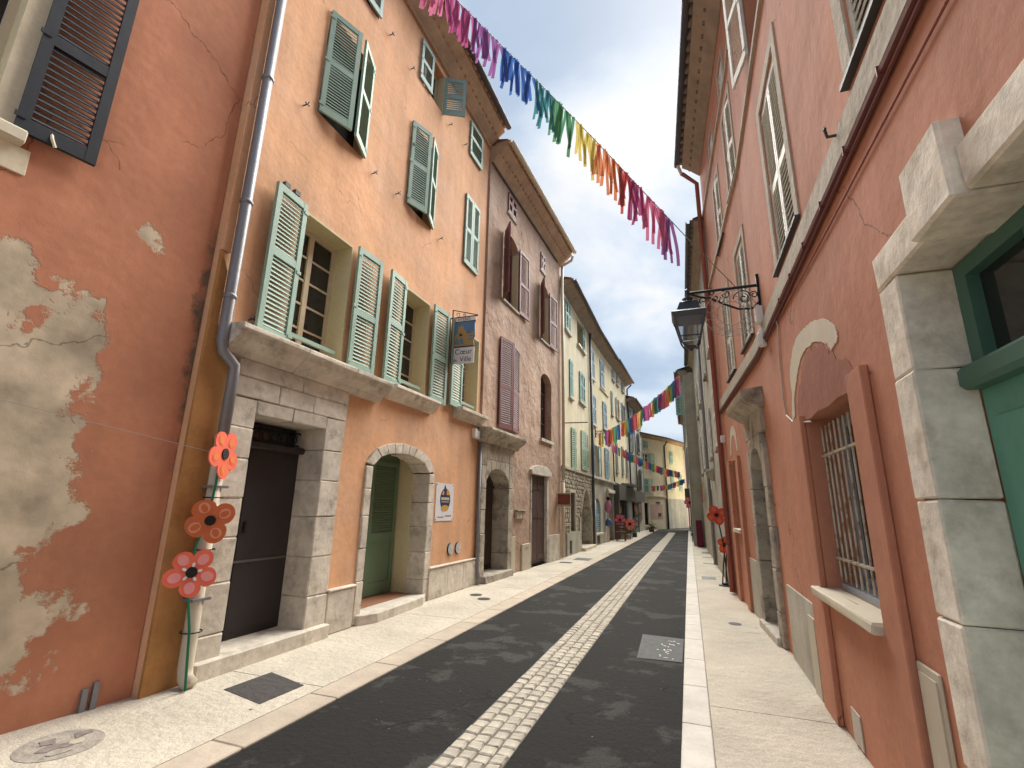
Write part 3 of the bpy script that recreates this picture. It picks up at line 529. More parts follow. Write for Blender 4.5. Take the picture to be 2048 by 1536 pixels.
st_ = MB().prism(T(LO.o, LO.ex, LO.ez, LO.ey), [(2.72, -.7), (4.62, -.7), (4.62, .02), (4.30, .16), (3.02, .20), (2.74, .08)], -.02, .13); st_.build('door_step', 'stone', apr, bevel=.012, jitter=.004)
box(LO, 2.75, 4.46, .13, .138, -.58, -.16, 'threshold_tile', 'terracotta_step', apr)
# sills of the two further windows
cp2 = [(-.02, 3.18), (.06, 3.18), (.10, 3.24), (.20, 3.32), (.22, 3.345), (.22, 3.40), (-.02, 3.41)]
for a, c, dv in ((3.02, 4.44, .0), (5.32, 6.62, .1)): MB().prism(T(LO.pt(a, dv, 0), LO.ez, LO.ey, LO.ex), cp2, 0, c-a).build('window_sill', 'stone', apr, bevel=.006, jitter=.004)
for uu in (5.47, 5.79):
    v_ = MB().lathe(LO.pt(uu, .78, 0), LO.ez, [(.115, 0), (.115, .008), (.105, .016), (.105, .017)], 20).build('vent', 'dark', apr)
    for i in range(9):
        yy = -.088+i*.022; hw = math.sqrt(max(0, .1**2-yy**2)); box(LO, uu-hw, uu+hw, .78+yy-.006, .78+yy+.006, .017, .024, 'vent_slat', 'white', v_)
box(LO, 6.24, 6.36, 3.0, 3.2, 0, .09, 'junction_box', 'white', apr, bevel=.01); box(LO, 6.38, 6.5, 2.99, 3.17, 0, .09, 'junction_box', 'white', apr, bevel=.01)
eave(LO, apr, 0, LO.L, 10.68, .42, .42, 'soffit', 'tile', pitch=.20)
MB().tube([LO.pt(2.0, 10.62, .05), LO.pt(6.6, 10.62, .05)], .03, 6).build('eave_pipe', 'soffit', apr)
pipe([LO.pt(.13, 10.9, .09), LO.pt(.13, 3.15, .09), LO.pt(.15, 3.04, .10), LO.pt(.28, 2.92, .13), LO.pt(.30, 2.80, .11), LO.pt(.30, 2.2, .10)], .055, 'zinc', apr, collars=[LO.pt(.13, q, .09) for q in (8.9, 6.35, 4.72, 3.62)])
pipe([LO.pt(.30, 2.21, .10), LO.pt(.31, .16, .10), LO.pt(.31, .08, .12), LO.pt(.30, .04, .2)], .062, 'pipe_cream', apr, collars=[LO.pt(.31, q, .10) for q in (2.18,)])
for q in (1.72, .72): box(LO, .22, .40, q-.012, q+.012, .03, .17, 'pipe_bracket', 'zinc', apr)
# ================================================================== left: brown roughcast house
brn = thing('brown_house', 'mauve brown roughcast house with plum shutters and carved dark door', 'house', LB.pt(3, 0, 0))
B1 = (.95, 1.97, 6.8, 8.86); B2 = (3.86, 4.66, 6.7, 8.66); BL1 = (.82, 2.08, 3.5, 5.68); BL2 = (3.94, 4.98, 3.57, 5.66)
wall(LB, 0, LB.L, 0, 10.3, [(*B1, .3), (*B2, .25), BL1, (*BL2, .3), (1.14, 1.70, 9.46, 10.08), (3.86, 4.26, 9.05, 9.68), (.0+.01, 1.73, 0, 2.94, 0, .5), (3.12, 4.64, 0, 2.5, 0, .15)], 'brown_plaster', brn)
for (a, c, lo, hi), la in ((B1, 38), (B2, 30)):
    window(LB, brn, a+.01, c-.01, lo, hi-.28, -.2, 'shutter_plum', 2, 3)
    MB().prism(LB, [(a, hi-.3), (c, hi-.3)]+[(x, arch_y(x, a, c, hi-.3, .3)) for x in [c-(c-a)*i/8 for i in range(1, 8)]], -.21, -.19).build('window_head', 'glass', brn)
    leaf(LB, brn, a-.01, lo-.02, hi-.12, .50, -1, math.radians(la), .02, 'shutter_plum', .06, 'joined', mid=.48); leaf(LB, brn, c+.03, lo-.02, hi-.1, .68 if c < 3 else .74, 1, math.radians(3), .02, 'shutter_plum', .06, 'joined', mid=.48)
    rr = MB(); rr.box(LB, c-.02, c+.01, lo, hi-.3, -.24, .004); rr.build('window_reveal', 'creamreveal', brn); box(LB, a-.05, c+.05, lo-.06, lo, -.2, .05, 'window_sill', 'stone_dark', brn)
a, c, lo, hi = BL1
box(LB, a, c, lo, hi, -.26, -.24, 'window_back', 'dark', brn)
for q, s_ in ((a, 1), (c, -1)): leaf(LB, brn, q, lo-.08, hi+.04, (c-a)/2-.005, s_, math.radians(8), .02, 'shutter_plum', .055, 'own', False, mid=.45)
a, c, lo, hi = BL2; window(LB, brn, a+.01, c-.01, lo, hi-.02, -.22, 'shutter_plum', 2, 4); box(LB, a-.06, c+.06, lo-.09, lo, -.2, .07, 'window_sill', 'stone', brn)
for (a, c, lo, hi) in ((1.14, 1.70, 9.46, 10.08), (3.86, 4.26, 9.05, 9.68)):
    for q, s_ in ((a, 1), (c, -1)): leaf(LB, brn, q, lo, hi, (c-a)/2-.004, s_, 0, .004, 'shutter_plum', .055, 'joined', False, stile=.045)
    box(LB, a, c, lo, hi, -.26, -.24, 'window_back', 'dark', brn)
    box(LB, a-.06, c+.06, lo-.06, lo, -.1, .04, 'window_sill', 'stone_dark', brn)
course(LB, brn, -.02, .22, [0, .55, 1.0, 1.5, 1.95, 2.45, 2.95], -.45, .05, 'stone_dark'); course(LB, brn, 1.5, 1.75, [0, .5, 1.05, 1.5, 2.0, 2.5, 2.95], -.45, .05, 'stone_dark')
for i in range(5):
    x = [.22+1.28*q for q in (i/5+.003, (i+1)/5-.003)]; MB().prism(LB, [(x[0], arch_y(x[0], .22, 1.5, 2.1, .32)), (x[1], arch_y(x[1], .22, 1.5, 2.1, .32)), (x[1], 2.6), (x[0], 2.6)], -.45, .05).build('arch_stone', 'stone_dark', brn, bevel=.008)
block(LB, .22, .86, 2.602, 2.95, -.1, .05, 'stone_dark', brn); block(LB, .862, 1.5, 2.602, 2.95, -.1, .05, 'stone_dark', brn)
MB().prism(T(LB.pt(-.12, 0, 0), LB.ez, LB.ey, LB.ex), [(-.02, 2.95), (.1, 2.95), (.14, 3.04), (.28, 3.12), (.32, 3.2), (.32, 3.26), (-.02, 3.30)], 0, 2.1).build('door_hood', 'stone_dark', brn, bevel=.008, jitter=.004)
d2 = box(LB, .22, 1.5, .15, 2.45, -.45, -.38, 'door', 'door_wood', brn)
for i in range(2):
    for j in range(4): MB().box(LB, .30+i*.6, .80+i*.6, .25+j*.48, .66+j*.48, -.38, -.355).build('door_panel', 'door_wood', d2, bevel=.02)
block(LB, .1, 1.62, -.02, .14, -.45, .16, 'stone_dark', brn, 'door_step'); box(LB, .22, 1.5, 2.0, 2.06, -.38, -.34, 'door_transom', 'door_wood', brn)
d3 = MB(); 
for q in (3.22, 3.875): 
    d3.box(LB, q, q+.642, .08, 2.45, -.12, -.08)
d3 = d3.build('door', 'door_plum', brn)
for i in range(2):
    q = 3.22+i*.655
    for lo, hi in ((.15, .28), (1.28, 1.42), (2.05, 2.2)): box(LB, q+.02, q+.62, lo, hi, -.08, -.06, 'door_board', 'door_plum', d3)
course(LB, brn, 3.10, 3.22, [0, .7, 1.5, 2.46], -.1, .02, 'stone_dark'); course(LB, brn, 4.52, 4.66, [0, .7, 1.5, 2.46], -.1, .02, 'stone')
MB().prism(LB, [(3.06, 2.46), (4.74, 2.46), (4.78, 2.58)]+[(x, arch_y(x, 3.02, 4.78, 2.58, .16)) for x in [4.6, 4.3, 3.9, 3.5, 3.2]]+[(3.02, 2.58)], -.05, .09).build('door_hood', 'stone', brn, bevel=.01)
block(LB, 4.66, 5.2, 0, .76, -.02, .04, 'stone', brn, 'plinth_stone'); block(LB, 5.202, 5.72, 0, .76, -.02, .04, 'stone', brn, 'plinth_stone')
for i in range(3): box(LB, 2.05+i*.2, 2.21+i*.2, 1.28, 1.46, 0, .06, 'letterbox', 'boxbeige', brn, bevel=.008)
box(LB, 2.0, 2.7, 1.47, 1.5, 0, .1, 'letterbox_ledge', 'rubble', brn)
box(LB, 1.78, 2.06, .02, .86, 0, .02, 'meter_cover', 'boxbeige', brn, bevel=.005); box(LB, 2.47, 3.05, 0, .64, 0, .05, 'meter_cover', 'boxbeige', brn, bevel=.008); box(LB, 2.62, 2.9, .5, .58, .05, .056, 'meter_slot', 'stone_dark', brn)
eave(LB, brn, 0, LB.L, 10.22, .45, .46, 'soffit', 'tile', pitch=.2, gm='pipe_cream')
MB().tube([LB.pt(5.98, 10.5, .5), LB.pt(5.98, 10.35, .45), LB.pt(5.96, 10.2, .15)], .05, 8).build('gutter_spout', 'pipe_cream', brn)
pipe([LB.pt(5.96, 10.2, .10), LB.pt(5.96, 2.4, .10)], .05, 'pipe_cream', brn); pipe([LB.pt(5.9, 2.42, .10), LB.pt(5.9, .05, .10)], .06, 'pipe_cream', brn, collars=[LB.pt(5.9, 2.4, .1)])
pipe([LO.pt(6.6, 3.3, .06), LO.pt(6.6, .5, .06), LO.pt(6.6, .25, .09), LO.pt(6.58, .05, .16)], .035, 'zinc', brn)
MB().tube([LB.pt(.02, 10.2, .04), LB.pt(5.6, 10.18, .04)], .025, 6).build('eave_cable', 'gutter_dark', brn)
# ================================================================== left: yellow houses
def simple_win(f, parent, a, c, lo, hi, sm=None, state='closed', sill=None, wf='winframe', rows=3, mode='joined', angs=(4, 4), pitch=.07):
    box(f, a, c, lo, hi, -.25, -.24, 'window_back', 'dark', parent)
    if sm and state == 'closed':
        for q, s_ in ((a, 1), (c, -1)): leaf(f, parent, q, lo-.03, hi+.02, (c-a)/2-.006, s_, math.radians(angs[0]), .012, sm, pitch, mode, False)
    else:
        window(f, parent, a, c, lo, hi, -.18, wf, 2, rows, .06, .03)
        if sm:
            for q, s_, an in ((a-.01, -1, angs[0]), (c+.01, 1, angs[1])): leaf(f, parent, q, lo-.03, hi+.02, (c-a)/2, s_, math.radians(an), .02, sm, pitch, mode, True)
    if sill: box(f, a-.08, c+.08, lo-.1, lo-.035, -.1, .09, 'window_sill', sill, parent)
ye1 = thing('stone_base_house', 'pale yellow house with rubble stone ground floor and pointed arch door', 'house', LY.pt(2.6, 0, 0))
ops = [(-.0+.05, .42, 7.0, 8.0), (.62, 1.42, 8.05, 9.2), (2.8, 4.15, 8.15, 9.2), (1.25, 1.75, 5.6, 7.0), (3.0, 4.05, 5.8, 7.0), (.08, .52, 4.3, 5.75), (1.43, 2.18, 2.96, 4.42), (3.18, 4.48, 3.06, 4.58)]
wall(LY, 0, LY.L, 2.9, 9.6, ops, 'yellow1', ye1)
wall(LY, 0, LY.L, 0, 2.9, [(1.08, 1.88, .76, 2.08), (2.84, 4.97, 0, 2.34, 1.1, .45), (.88, 1.2, .06, .48)], 'mortar', ye1, name='stone_wall')
random.seed(5); rb = MB(); y = .78
while y < 2.88:
    hh = random.uniform(.09, .17); x = .05
    while x < LY.L-.1:
        ww = random.uniform(.12, .34); cx, cy = x+ww/2, y+hh/2
        if not (1.0 < cx < 1.98 and cy < 2.2) and not (2.55 < cx < 5.2 and cy < 1.3) and not (2.6 < cx < 5.2 and cy < arch_y(max(2.87, min(4.94, cx)), 2.86, 4.95, 1.2, 1.1)+.1):
            t_ = LY.sub(cx, cy, 0); n = 6; pts = [(math.cos(2*math.pi*i/n+.4)*ww*.48*random.uniform(.85, 1.1), math.sin(2*math.pi*i/n+.4)*hh*.5*random.uniform(.85, 1.12)) for i in range(n)]
            rb.prism(t_, pts, -.05, random.uniform(.015, .05))
        x += ww+.015
    y += hh+.012
stuff(rb.build('rubble_stones', 'rubble', ye1, bevel=.006, fix=True))
box(LY, -.0, 5.25, 2.86, 2.95, 0, .07, 'string_course', 'stone_dark', ye1)
box(LY, .55, 2.62, 0, .74, 0, .05, 'plinth_render', 'greyplaster', ye1); box(LY, .88, 1.2, .06, .48, .051, .056, 'cellar_vent', 'dark', ye1)
box(LY, 1.0, 1.08, .76, 2.2, -.2, .05, 'window_jamb', 'sillstone', ye1); box(LY, 1.88, 1.96, .76, 2.2, -.2, .05, 'window_jamb', 'sillstone', ye1); box(LY, 1.08, 1.88, 2.09, 2.2, -.2, .05, 'window_lintel', 'sillstone', ye1); box(LY, 1.08, 1.88, .76, 2.08, -.25, -.22, 'window_shutter', 'greydoor', ye1)
for i in range(9):
    a0 = i/9; cxx = lambda q: 2.86+2.09*q
    f0, f1 = cxx(a0+.004), cxx(a0+1/9-.004)
    g_ = lambda x, e_=0: 1.2+1.1*(1-abs((x-3.905)/1.045)**1.7)+e_
    MB().prism(LY, [(f0, g_(f0)), (f1, g_(f1)), (f1, g_(f1, .2)), (f0, g_(f0, .2))], -.3, .055).build('arch_stone', 'stone_dark', ye1, bevel=.008)
course(LY, ye1, 2.62, 2.86, [0, .4, .8, 1.22], -.4, .05, 'stone_dark'); course(LY, ye1, 4.95, 5.2, [0, .45, .85, 1.22], -.4, .05, 'stone_dark')
box(LY, 2.86, 4.95, .12, 2.4, -.5, -.44, 'door', 'shopteal', ye1); block(LY, 2.8, 5.0, -.02, .12, -.4, .2, 'sillstone', ye1, 'door_step')
simple_win(LY, ye1, .62, 1.42, 8.05, 9.2, 'shutter_teal', sill='stone'); simple_win(LY, ye1, 2.8, 3.45, 8.15, 9.2, None); leaf(LY, ye1, 4.15, 8.1, 9.25, .7, -1, math.radians(6), .02, 'shutter_teal', .07, 'joined'); box(LY, 2.7, 4.3, 8.06, 8.14, -.1, .1, 'window_sill', 'sillstone', ye1)
for q in ((1.25, 1.75, 5.6, 7.0), (3.0, 4.05, 5.8, 7.0)): simple_win(LY, ye1, *q, 'shutter_teal', 'closed', 'stone')
simple_win(LY, ye1, 1.43, 2.18, 2.96, 4.42, 'shutter_mint', angs=(5, 5)); simple_win(LY, ye1, 3.18, 4.48, 3.06, 4.58, 'shutter_mint', angs=(4, 4))
box(LY, .05, .42, 7.0, 8.0, -.24, -.2, 'blind_window', 'greydoor', ye1); box(LY, .08, .52, 4.3, 5.75, -.24, -.2, 'blind_window', 'greydoor', ye1)
MB().tube([LY.pt(.0, 4.36, .03), LY.pt(.05, 4.36, .9)], .018, 6).build('iron_bar', 'castiron', ye1)
eave(LY, ye1, 0, LY.L, 9.42, .4, .22, 'soffit_dark', 'tile', pitch=.24, single=True)
pipe([LY.pt(5.2, 9.4, .09), LY.pt(5.2, 2.9, .09), LY.pt(5.2, .06, .09)], .06, 'gutter_dark', ye1); pipe([LY.pt(5.28, 1.9, .11), LY.pt(5.28, .05, .11)], .06, 'pipe_cream', ye1)
ye2 = thing('blue_shutter_house', 'yellow house with faded sky blue shutters above a stone ground floor', 'house', LZ.pt(2.6, 0, 0))
z_ops = [(-.0+.1, .95, 7.45, 8.8), (2.45, 3.35, 7.55, 8.9), (.2, 1.1, 5.3, 6.6), (2.85, 3.75, 5.5, 6.8), (.62, 1.45, 2.96, 4.36), (3.05, 4.1, 3.04, 4.46)]
wall(LZ, 0, 5.2, 2.9, 9.5, z_ops, 'yellow2', ye2); wall(LZ, 0, 5.2, 0, 2.9, [(.5, 1.75, .52, 1.98, .4), (3.3, 4.9, 0, 2.3)], 'greyplaster', ye2, name='ground_wall')
for q in z_ops[:4]: simple_win(LZ, ye2, *q, 'shutter_blue', 'closed', 'stone', angs=(5, 5))
simple_win(LZ, ye2, *z_ops[4], 'shutter_blue', 'open', 'stone', angs=(6, 6)); simple_win(LZ, ye2, *z_ops[5], 'shutter_blue', 'closed')
box(LZ, .05, 5.2, 2.84, 2.93, 0, .12, 'string_course', 'stone', ye2); box(LZ, 2.3, 4.5, 7.36, 7.44, 0, .06, 'string_course', 'yellow2', ye2)
for q, s_ in ((.5, 1), (1.75, -1)): leaf(LZ, ye2, q, .55, 1.8, .615, s_, math.radians(3), -.1, 'shutter_blue', .08, 'joined', False)
box(LZ, .5, 1.75, .5, 2.0, -.2, -.15, 'shutter_back', 'shutter_blue', ye2); box(LZ, .35, 1.9, .42, .5, -.1, .12, 'window_sill', 'sillstone', ye2); box(LZ, .95, 1.4, .05, .4, 0, .02, 'cellar_vent', 'castiron', ye2)
box(LZ, 3.3, 4.9, 0, 2.3, -.4, -.35, 'door', 'greydoor', ye2); block(LZ, 3.2, 5.0, 2.3, 2.45, -.1, .15, 'stone', ye2, 'door_hood')
eave(LZ, ye2, 0, 5.2, 9.42, .4, .2, 'soffit_dark', 'tile', pitch=.24, single=True)
ye3 = thing('corner_shop_house', 'tall yellow house with grey shutters above the teal shopfront', 'house', LZ.pt(8, 0, 0))
z3 = [(5.55, 6.25, 8.75, 9.35), (7.0, 7.6, 8.8, 9.4), (8.9, 9.6, 8.85, 9.4), (5.0, 5.5, 6.6, 7.9), (6.85, 7.6, 6.7, 7.9), (8.9, 9.7, 6.8, 7.95), (5.95, 6.55, 3.55, 5.15), (7.95, 8.55, 3.6, 5.15), (9.6, 10.2, 3.65, 5.15)]
z3 = [(a+.3, c+.3, lo, hi) for a, c, lo, hi in z3]
wall(LZ, 5.2, 11.05, 0, 9.6, z3, 'yellow3', ye3)
for i, q in enumerate(z3): simple_win(LZ, ye3, *q, 'shutter_slate' if i != 4 else 'shutter_grey', 'closed' if i not in (4, 5) else 'open', 'stone_dark', angs=(5, 5))
eave(LZ, ye3, 5.2, 11.05, 9.5, .42, .2, 'soffit_dark', 'tile', pitch=.26, single=True)
pipe([LZ.pt(5.25, 5.4, .07), LZ.pt(5.2, 3.4, .07), LZ.pt(5.3, 2.9, .07), LZ.pt(7.2, 2.85, .07)], .04, 'castiron', ye3); pipe([LZ.pt(11.0, 9.6, .4), LZ.pt(11.0, 9.3, .1), LZ.pt(11.0, 3, .1)], .05, 'gutter_dark', ye3)
# shopfront
sh = MB(); sh.box(LZ, 5.3, 11.0, 2.0, 2.8, 0, .3); sh.box(LZ, 5.3, 5.5, 0, 2.0, 0, .25); sh.box(LZ, 8.0, 8.3, 0, 2.0, 0, .25); sh.build('shop_fascia', 'shopdark', ye3)
box(LZ, 5.5, 8.0, 1.2, 2.0, .0, .06, 'shop_window', 'glass', ye3); box(LZ, 5.5, 8.0, 0, 1.2, 0, .1, 'shop_panel', 'greydoor', ye3); box(LZ, 8.3, 10.6, 0, 2.75, 0, .2, 'shop_door_case', 'shopteal', ye3); box(LZ, 8.8, 10.1, .2, 2.0, .2, .22, 'shop_door', 'shutter_slate', ye3); MB().prism(T(LZ.pt(7.9, 0, 0), LZ.ez, LZ.ey, LZ.ex), [(0, 2.8), (.6, 2.9), (.62, 2.96), (0, 3.0)], 0, 3.2).build('shop_canopy', 'zinc', ye3)
# grey house + end houses
gry = thing('narrow_grey_house', 'narrow grey house with slate shutters before the street bends', 'house', LG.pt(3, 0, 0))
g_ops = [(.8, 1.7, 5.3, 6.6), (4.3, 5.4, 5.6, 6.9), (.9, 1.8, 7.2, 8.2), (4.3, 5.3, 7.4, 8.2), (4.6, 5.7, 2.9, 4.3)]
wall(LG, -.2, LG.L, 0, 8.5, g_ops, 'greyplaster', gry)
for q in g_ops: simple_win(LG, gry, *q, 'shutter_slate', 'open' if q[0] > 4 else 'closed', 'stone_dark', angs=(20, 10))
eave(LG, gry, -.2, LG.L, 8.4, .5, .25, 'soffit_dark', 'tile', pitch=.3, single=True); box(LG, .6, 5.5, 2.0, 2.7, .0, .25, 'shop_fascia', 'shopdark', gry); box(LG, .8, 4.9, .8, 2.0, .0, .08, 'shop_window', 'glass', gry)
pipe([LG.pt(3.0, 8.4, .08), LG.pt(3.0, 0, .08)], .05, 'zinc', gry)
end = thing('cream_end_house', 'cream corner house with mint green shutters closing the street view', 'house', E1.pt(2.2, 0, 0))
e_ops = [(1.35, 2.05, 6.25, 6.85), (1.25, 2.2, 4.6, 5.85), (1.15, 2.5, 2.75, 3.85), (1.1, 1.8, .35, 2.0)]
wall(E1, -1, E1.L, 0, 7.2, e_ops, 'cream', end)
simple_win(E1, end, *e_ops[0], 'shutter_mint', 'closed', 'sillstone'); window(E1, end, *e_ops[1], -.15, 'white', 2, 4, .06, .03); leaf(E1, end, 2.25, 4.55, 5.9, .6, 1, math.radians(5), .02, 'shutter_mint', .07, 'joined'); leaf(E1, end, 1.2, 4.55, 5.9, .5, -1, math.radians(5), .02, 'shutter_mint', .07, 'joined')
simple_win(E1, end, *e_ops[2], 'shutter_mint', 'closed', 'sillstone'); box(E1, -1, E1.L, 2.5, 2.6, 0, .08, 'string_course', 'cream', end)
box(E1, 1.1, 1.8, .3, 2.0, -.2, -.12, 'door', 'dark', end); box(E1, 2.0, 3.9, .75, 1.9, .0, .006, 'pink_patch', 'pinkwall', end); box(E1, 2.9, 3.5, 1.98, 2.12, 0, .03, 'street_sign', 'castiron', end); box(E1, 3.2, 3.6, 1.0, 1.25, .007, .03, 'notice_board', 'door_wood', end); block(E1, .9, 2.0, 0, .28, -.1, .5, 'stone', end, 'door_step')
wall(E2, 0, E2.L, 0, 7.2, [(1.3, 2.0, 3.2, 4.6), (3.2, 3.9, 3.2, 4.6), (1.3, 2.0, 5.4, 6.4)], 'yellow3', end, name='side_wall')
for q in ((1.3, 2.0, 3.2, 4.6), (3.2, 3.9, 3.2, 4.6), (1.3, 2.0, 5.4, 6.4)): simple_win(E2, end, *q, 'shutter_mint', 'closed')
eave(E1, end, -1, E1.L+.35, 7.1, .45, .2, 'soffit', 'tile', pitch=.3, single=True, back=5); eave(E2, end, -.3, E2.L, 7.1, .45, .2, 'soffit', 'tile', pitch=.3, single=True, back=3)
box(E2, 0, E2.L, 0, 2.4, 0, .03, 'stone_base', 'greywall2', end); pipe([E2.pt(.1, 7.1, .35), E2.pt(.12, 6.7, .08), E2.pt(.12, 0, .08)], .06, 'castiron', end)
MB().tube([E1.pt(4.0, 8.1, -2), E1.pt(4.0, 10.2, -2)], .02, 5).tube([E1.pt(3.4, 9.7, -2), E1.pt(4.6, 9.7, -2)], .015, 5).build('roof_aerial', 'zinc', end)
far1 = thing('far_pink_house', 'distant pinkish house seen past the cream corner house', 'house', E3.pt(3, 0, 0))
wall(E3, 0, E3.L, 0, 6.9, [(1.5, 2.3, 3.0, 4.4), (3.8, 4.6, 3.0, 4.4)], 'pinkwall', far1)
for q in ((1.5, 2.3, 3.0, 4.4), (3.8, 4.6, 3.0, 4.4)): simple_win(E3, far1, *q, 'shutter_slate', 'closed')
eave(E3, far1, 0, E3.L, 6.85, .4, .2, 'soffit', 'tile', pitch=.3, single=True)
FB = F((-1.0, 62), (6, 60), 1); far2 = thing('far_house', 'small tiled house far down the lane between the walls', 'house', FB.pt(3, 0, 0))
wall(FB, 0, FB.L, 0, 6.2, [(1.4, 2.1, 3.2, 4.4)], 'cream', far2); simple_win(FB, far2, 1.4, 2.1, 3.2, 4.4, 'shutter_mint', 'closed'); eave(FB, far2, 0, FB.L, 6.1, .4, .2, 'soffit', 'tile', pitch=.3, single=True)
# ================================================================== right: red house
rr = thing('red_brick_house', 'terracotta red house filling the right side with grey window bands and barred window', 'house', RA.pt(5, 0, 0)); rr.name = 'terracotta_house'; LOC[rr.name] = LOC['red_brick_house']
RW1 = (5.72, 6.60, 3.98, 5.86); RW0 = (3.10, 4.15, 3.98, 5.9); RU1 = (5.66, 6.66, 6.78, 8.5); RU0 = (3.1, 4.1, 6.78, 8.5); RG = (4.98, 6.32, 1.0, 2.38); RP = (2.88, 4.28, 0, 2.87)
wall(RA, 0, RA.L, 0, 9.7, [RW1, RW0, RU1, RU0, (*RG, 0, .32), (*RP, 0, .3), (5.9, 6.5, 8.9, 9.45)], 'red_right', rr)
RBW = [(.18, .92, 4.0, 5.6), (1.86, 2.6, 3.95, 5.5), (.0+.1, .8, 6.62, 8.1), (1.75, 2.4, 6.5, 7.85), (.3, .8, 8.6, 9.1), (1.9, 2.4, 8.5, 9.0)]
wall(RB, 0, RB.L, 0, 9.7, RBW+[(.08, 1.32, 0, 2.94, 0, .45), (2.6, 3.2, 1.28, 2.5, 0, .2)], 'red_right', rr)
def framed(f, q, sm, band=.13, own='own', sill=True, angs=1):
    a, c, lo, hi = q; fr = MB(); fr.box(f, a-band, a, lo, hi+band, 0, .014); fr.box(f, c, c+band, lo, hi+band, 0, .014); fr.box(f, a, c, hi, hi+band, 0, .014); fr.build('window_surround', 'band', rr)
    box(f, a, c, lo, hi, -.26, -.25, 'window_back', 'dark', rr)
    for x, s_ in ((a, 1), (c, -1)): leaf(f, rr, x, lo+.01, hi-.01, (c-a)/2-.005, s_, math.radians(angs), -.05, sm, .062, own, False, mid=.45, stile=.05, sth=.006, tilt=-1.05)
    if sill: box(f, a-band, c+band, lo-.03, lo-.005, -.1, .045, 'window_sill', 'castiron', rr)
framed(RA, RW1, 'shutter_grey'); framed(RA, RW0, 'shutter_grey')
for q in RBW[:2]: framed(RB, q, 'shutter_grey', .1, 'joined')
for q in RBW[2:4]: framed(RB, q, 'shutter_grey', .1, 'joined', angs=6)
for q in RBW[4:]: framed(RB, q, 'shutter_grey', .07, 'joined', False)
for q in (RU1, RU0):
    a, c, lo, hi = q; window(RA, rr, a, c, lo, hi, -.2, 'white', 2, 3)
    for x, s_ in ((a-.01, -1), (c+.01, 1)): leaf(RA, rr, x, lo, hi, .5, s_, math.radians(12), .02, 'shutter_grey', .055, 'joined', True)
box(RA, 5.9, 6.5, 8.9, 9.45, -.2, -.19, 'attic_window', 'shutter_grey', rr)
for f, a, c in ((RA, 0, RA.L-.003), (RB, .003, RB.L)):
    box(f, a, c, 3.66, 3.84, 0, .035, 'string_course', 'band', rr); box(f, a, c, 6.55, 6.62, 0, .035, 'string_course', 'band', rr); box(f, a, c, 8.42, 8.48, 0, .035, 'string_course', 'band', rr)
# pipes and cables under the band
for dv, ww, r_ in ((3.615, .03, .022), (3.575, .022, .012)): MB().tube([RA.pt(0, dv, ww), RA.pt(RA.L, dv, ww), RB.pt(RB.L-.2, dv, ww)], r_, 6).build('wall_conduit', 'conduit', rr)
for i in range(12): box(RA, .5+i*.55, .508+i*.55, 3.585, 3.645, 0, .056, 'conduit_clip', 'conduit', rr)
MB().tube([RA.pt(2.6, 3.40, .012), RA.pt(5.0, 3.46, .012), RA.pt(6.6, 3.52, .012), RA.pt(7.6, 3.56, .012)], .006, 5).build('thin_cable', 'pipe_red', rr)
cb = [RA.uv(*q) for q in ((1548, 622), (1558, 650), (1562, 720), (1570, 800), (1575, 830), (1590, 845), (1625, 843))]
MB().tube([RA.pt(u, v, .012) for u, v in cb if u < 8.4][0:], .008, 6).build('wall_cable', 'cable', rr)
# barred window
a, c, lo, hi = RG
window(RA, rr, a, c, lo+.02, hi, -.27, 'wingrey', 2, 1, .09, .04); box(RA, a-.0, c, lo-.0, lo+.05, -.24, -.10, 'window_board', 'wingrey', rr)
block(RA, a-.02, c+.12, lo-.07, lo-.001, -.1, .10, 'sillstone', rr, 'window_sill'); 
bars = []
for i in range(11):
    u_ = a+.05+i*(c-a-.1)/10; MB().tube([RA.pt(u_, lo+.07, -.10), RA.pt(u_, hi-.08, -.10)], .0085, 6).build('grille_bar', 'rustbar', rr)
for v_ in (lo+.24, hi-.32): box(RA, a-.01, c+.01, v_-.009, v_+.009, -.115, -.085, 'grille_crossbar', 'rustbar', rr)
box(RA, 4.68, 4.96, 0, 2.43, 0, .045, 'window_pilaster', 'red_right', rr, bevel=.008); box(RA, 6.34, 6.76, 0, 2.43, 0, .045, 'window_pilaster', 'red_right', rr, bevel=.008)
def uvpoly(f, px, amp=.012, sub=5, sd_=1):
    rn = random.Random(sd_); q = [f.uv(*p) for p in px]; o_ = []; n_ = len(q)
    for i in range(n_):
        p0, p1, p2, p3 = q[i-1], q[i], q[(i+1) % n_], q[(i+2) % n_]
        for j in range(sub):
            t_ = j/sub; h_ = lambda k: .5*(2*p1[k]+(p2[k]-p0[k])*t_+(2*p0[k]-5*p1[k]+4*p2[k]-p3[k])*t_*t_+(3*p1[k]-p0[k]-3*p2[k]+p3[k])*t_**3)
            o_.append((h_(0)+rn.uniform(-amp, amp), h_(1)+rn.uniform(-amp, amp)))
    return o_
MB().prism(RA, uvpoly(RA, [(1581, 755), (1583, 720), (1592, 680), (1605, 660), (1622, 645), (1645, 638), (1664, 645), (1674, 660), (1676, 680), (1664, 697), (1655, 688), (1640, 683), (1625, 687), (1610, 700), (1600, 725), (1594, 760), (1590, 800), (1591, 835), (1586, 835), (1585, 790)]), .001, .006).build('exposed_arch', 'sillstone', rr)
MB().prism(RA, uvpoly(RA, [(1601, 760), (1608, 715), (1625, 694), (1645, 690), (1662, 703), (1690, 720), (1742, 745), (1728, 770), (1695, 780), (1600, 838)], .03, 6, 4), .001, .004).build('repaint_patch', 'red_dark', rr)
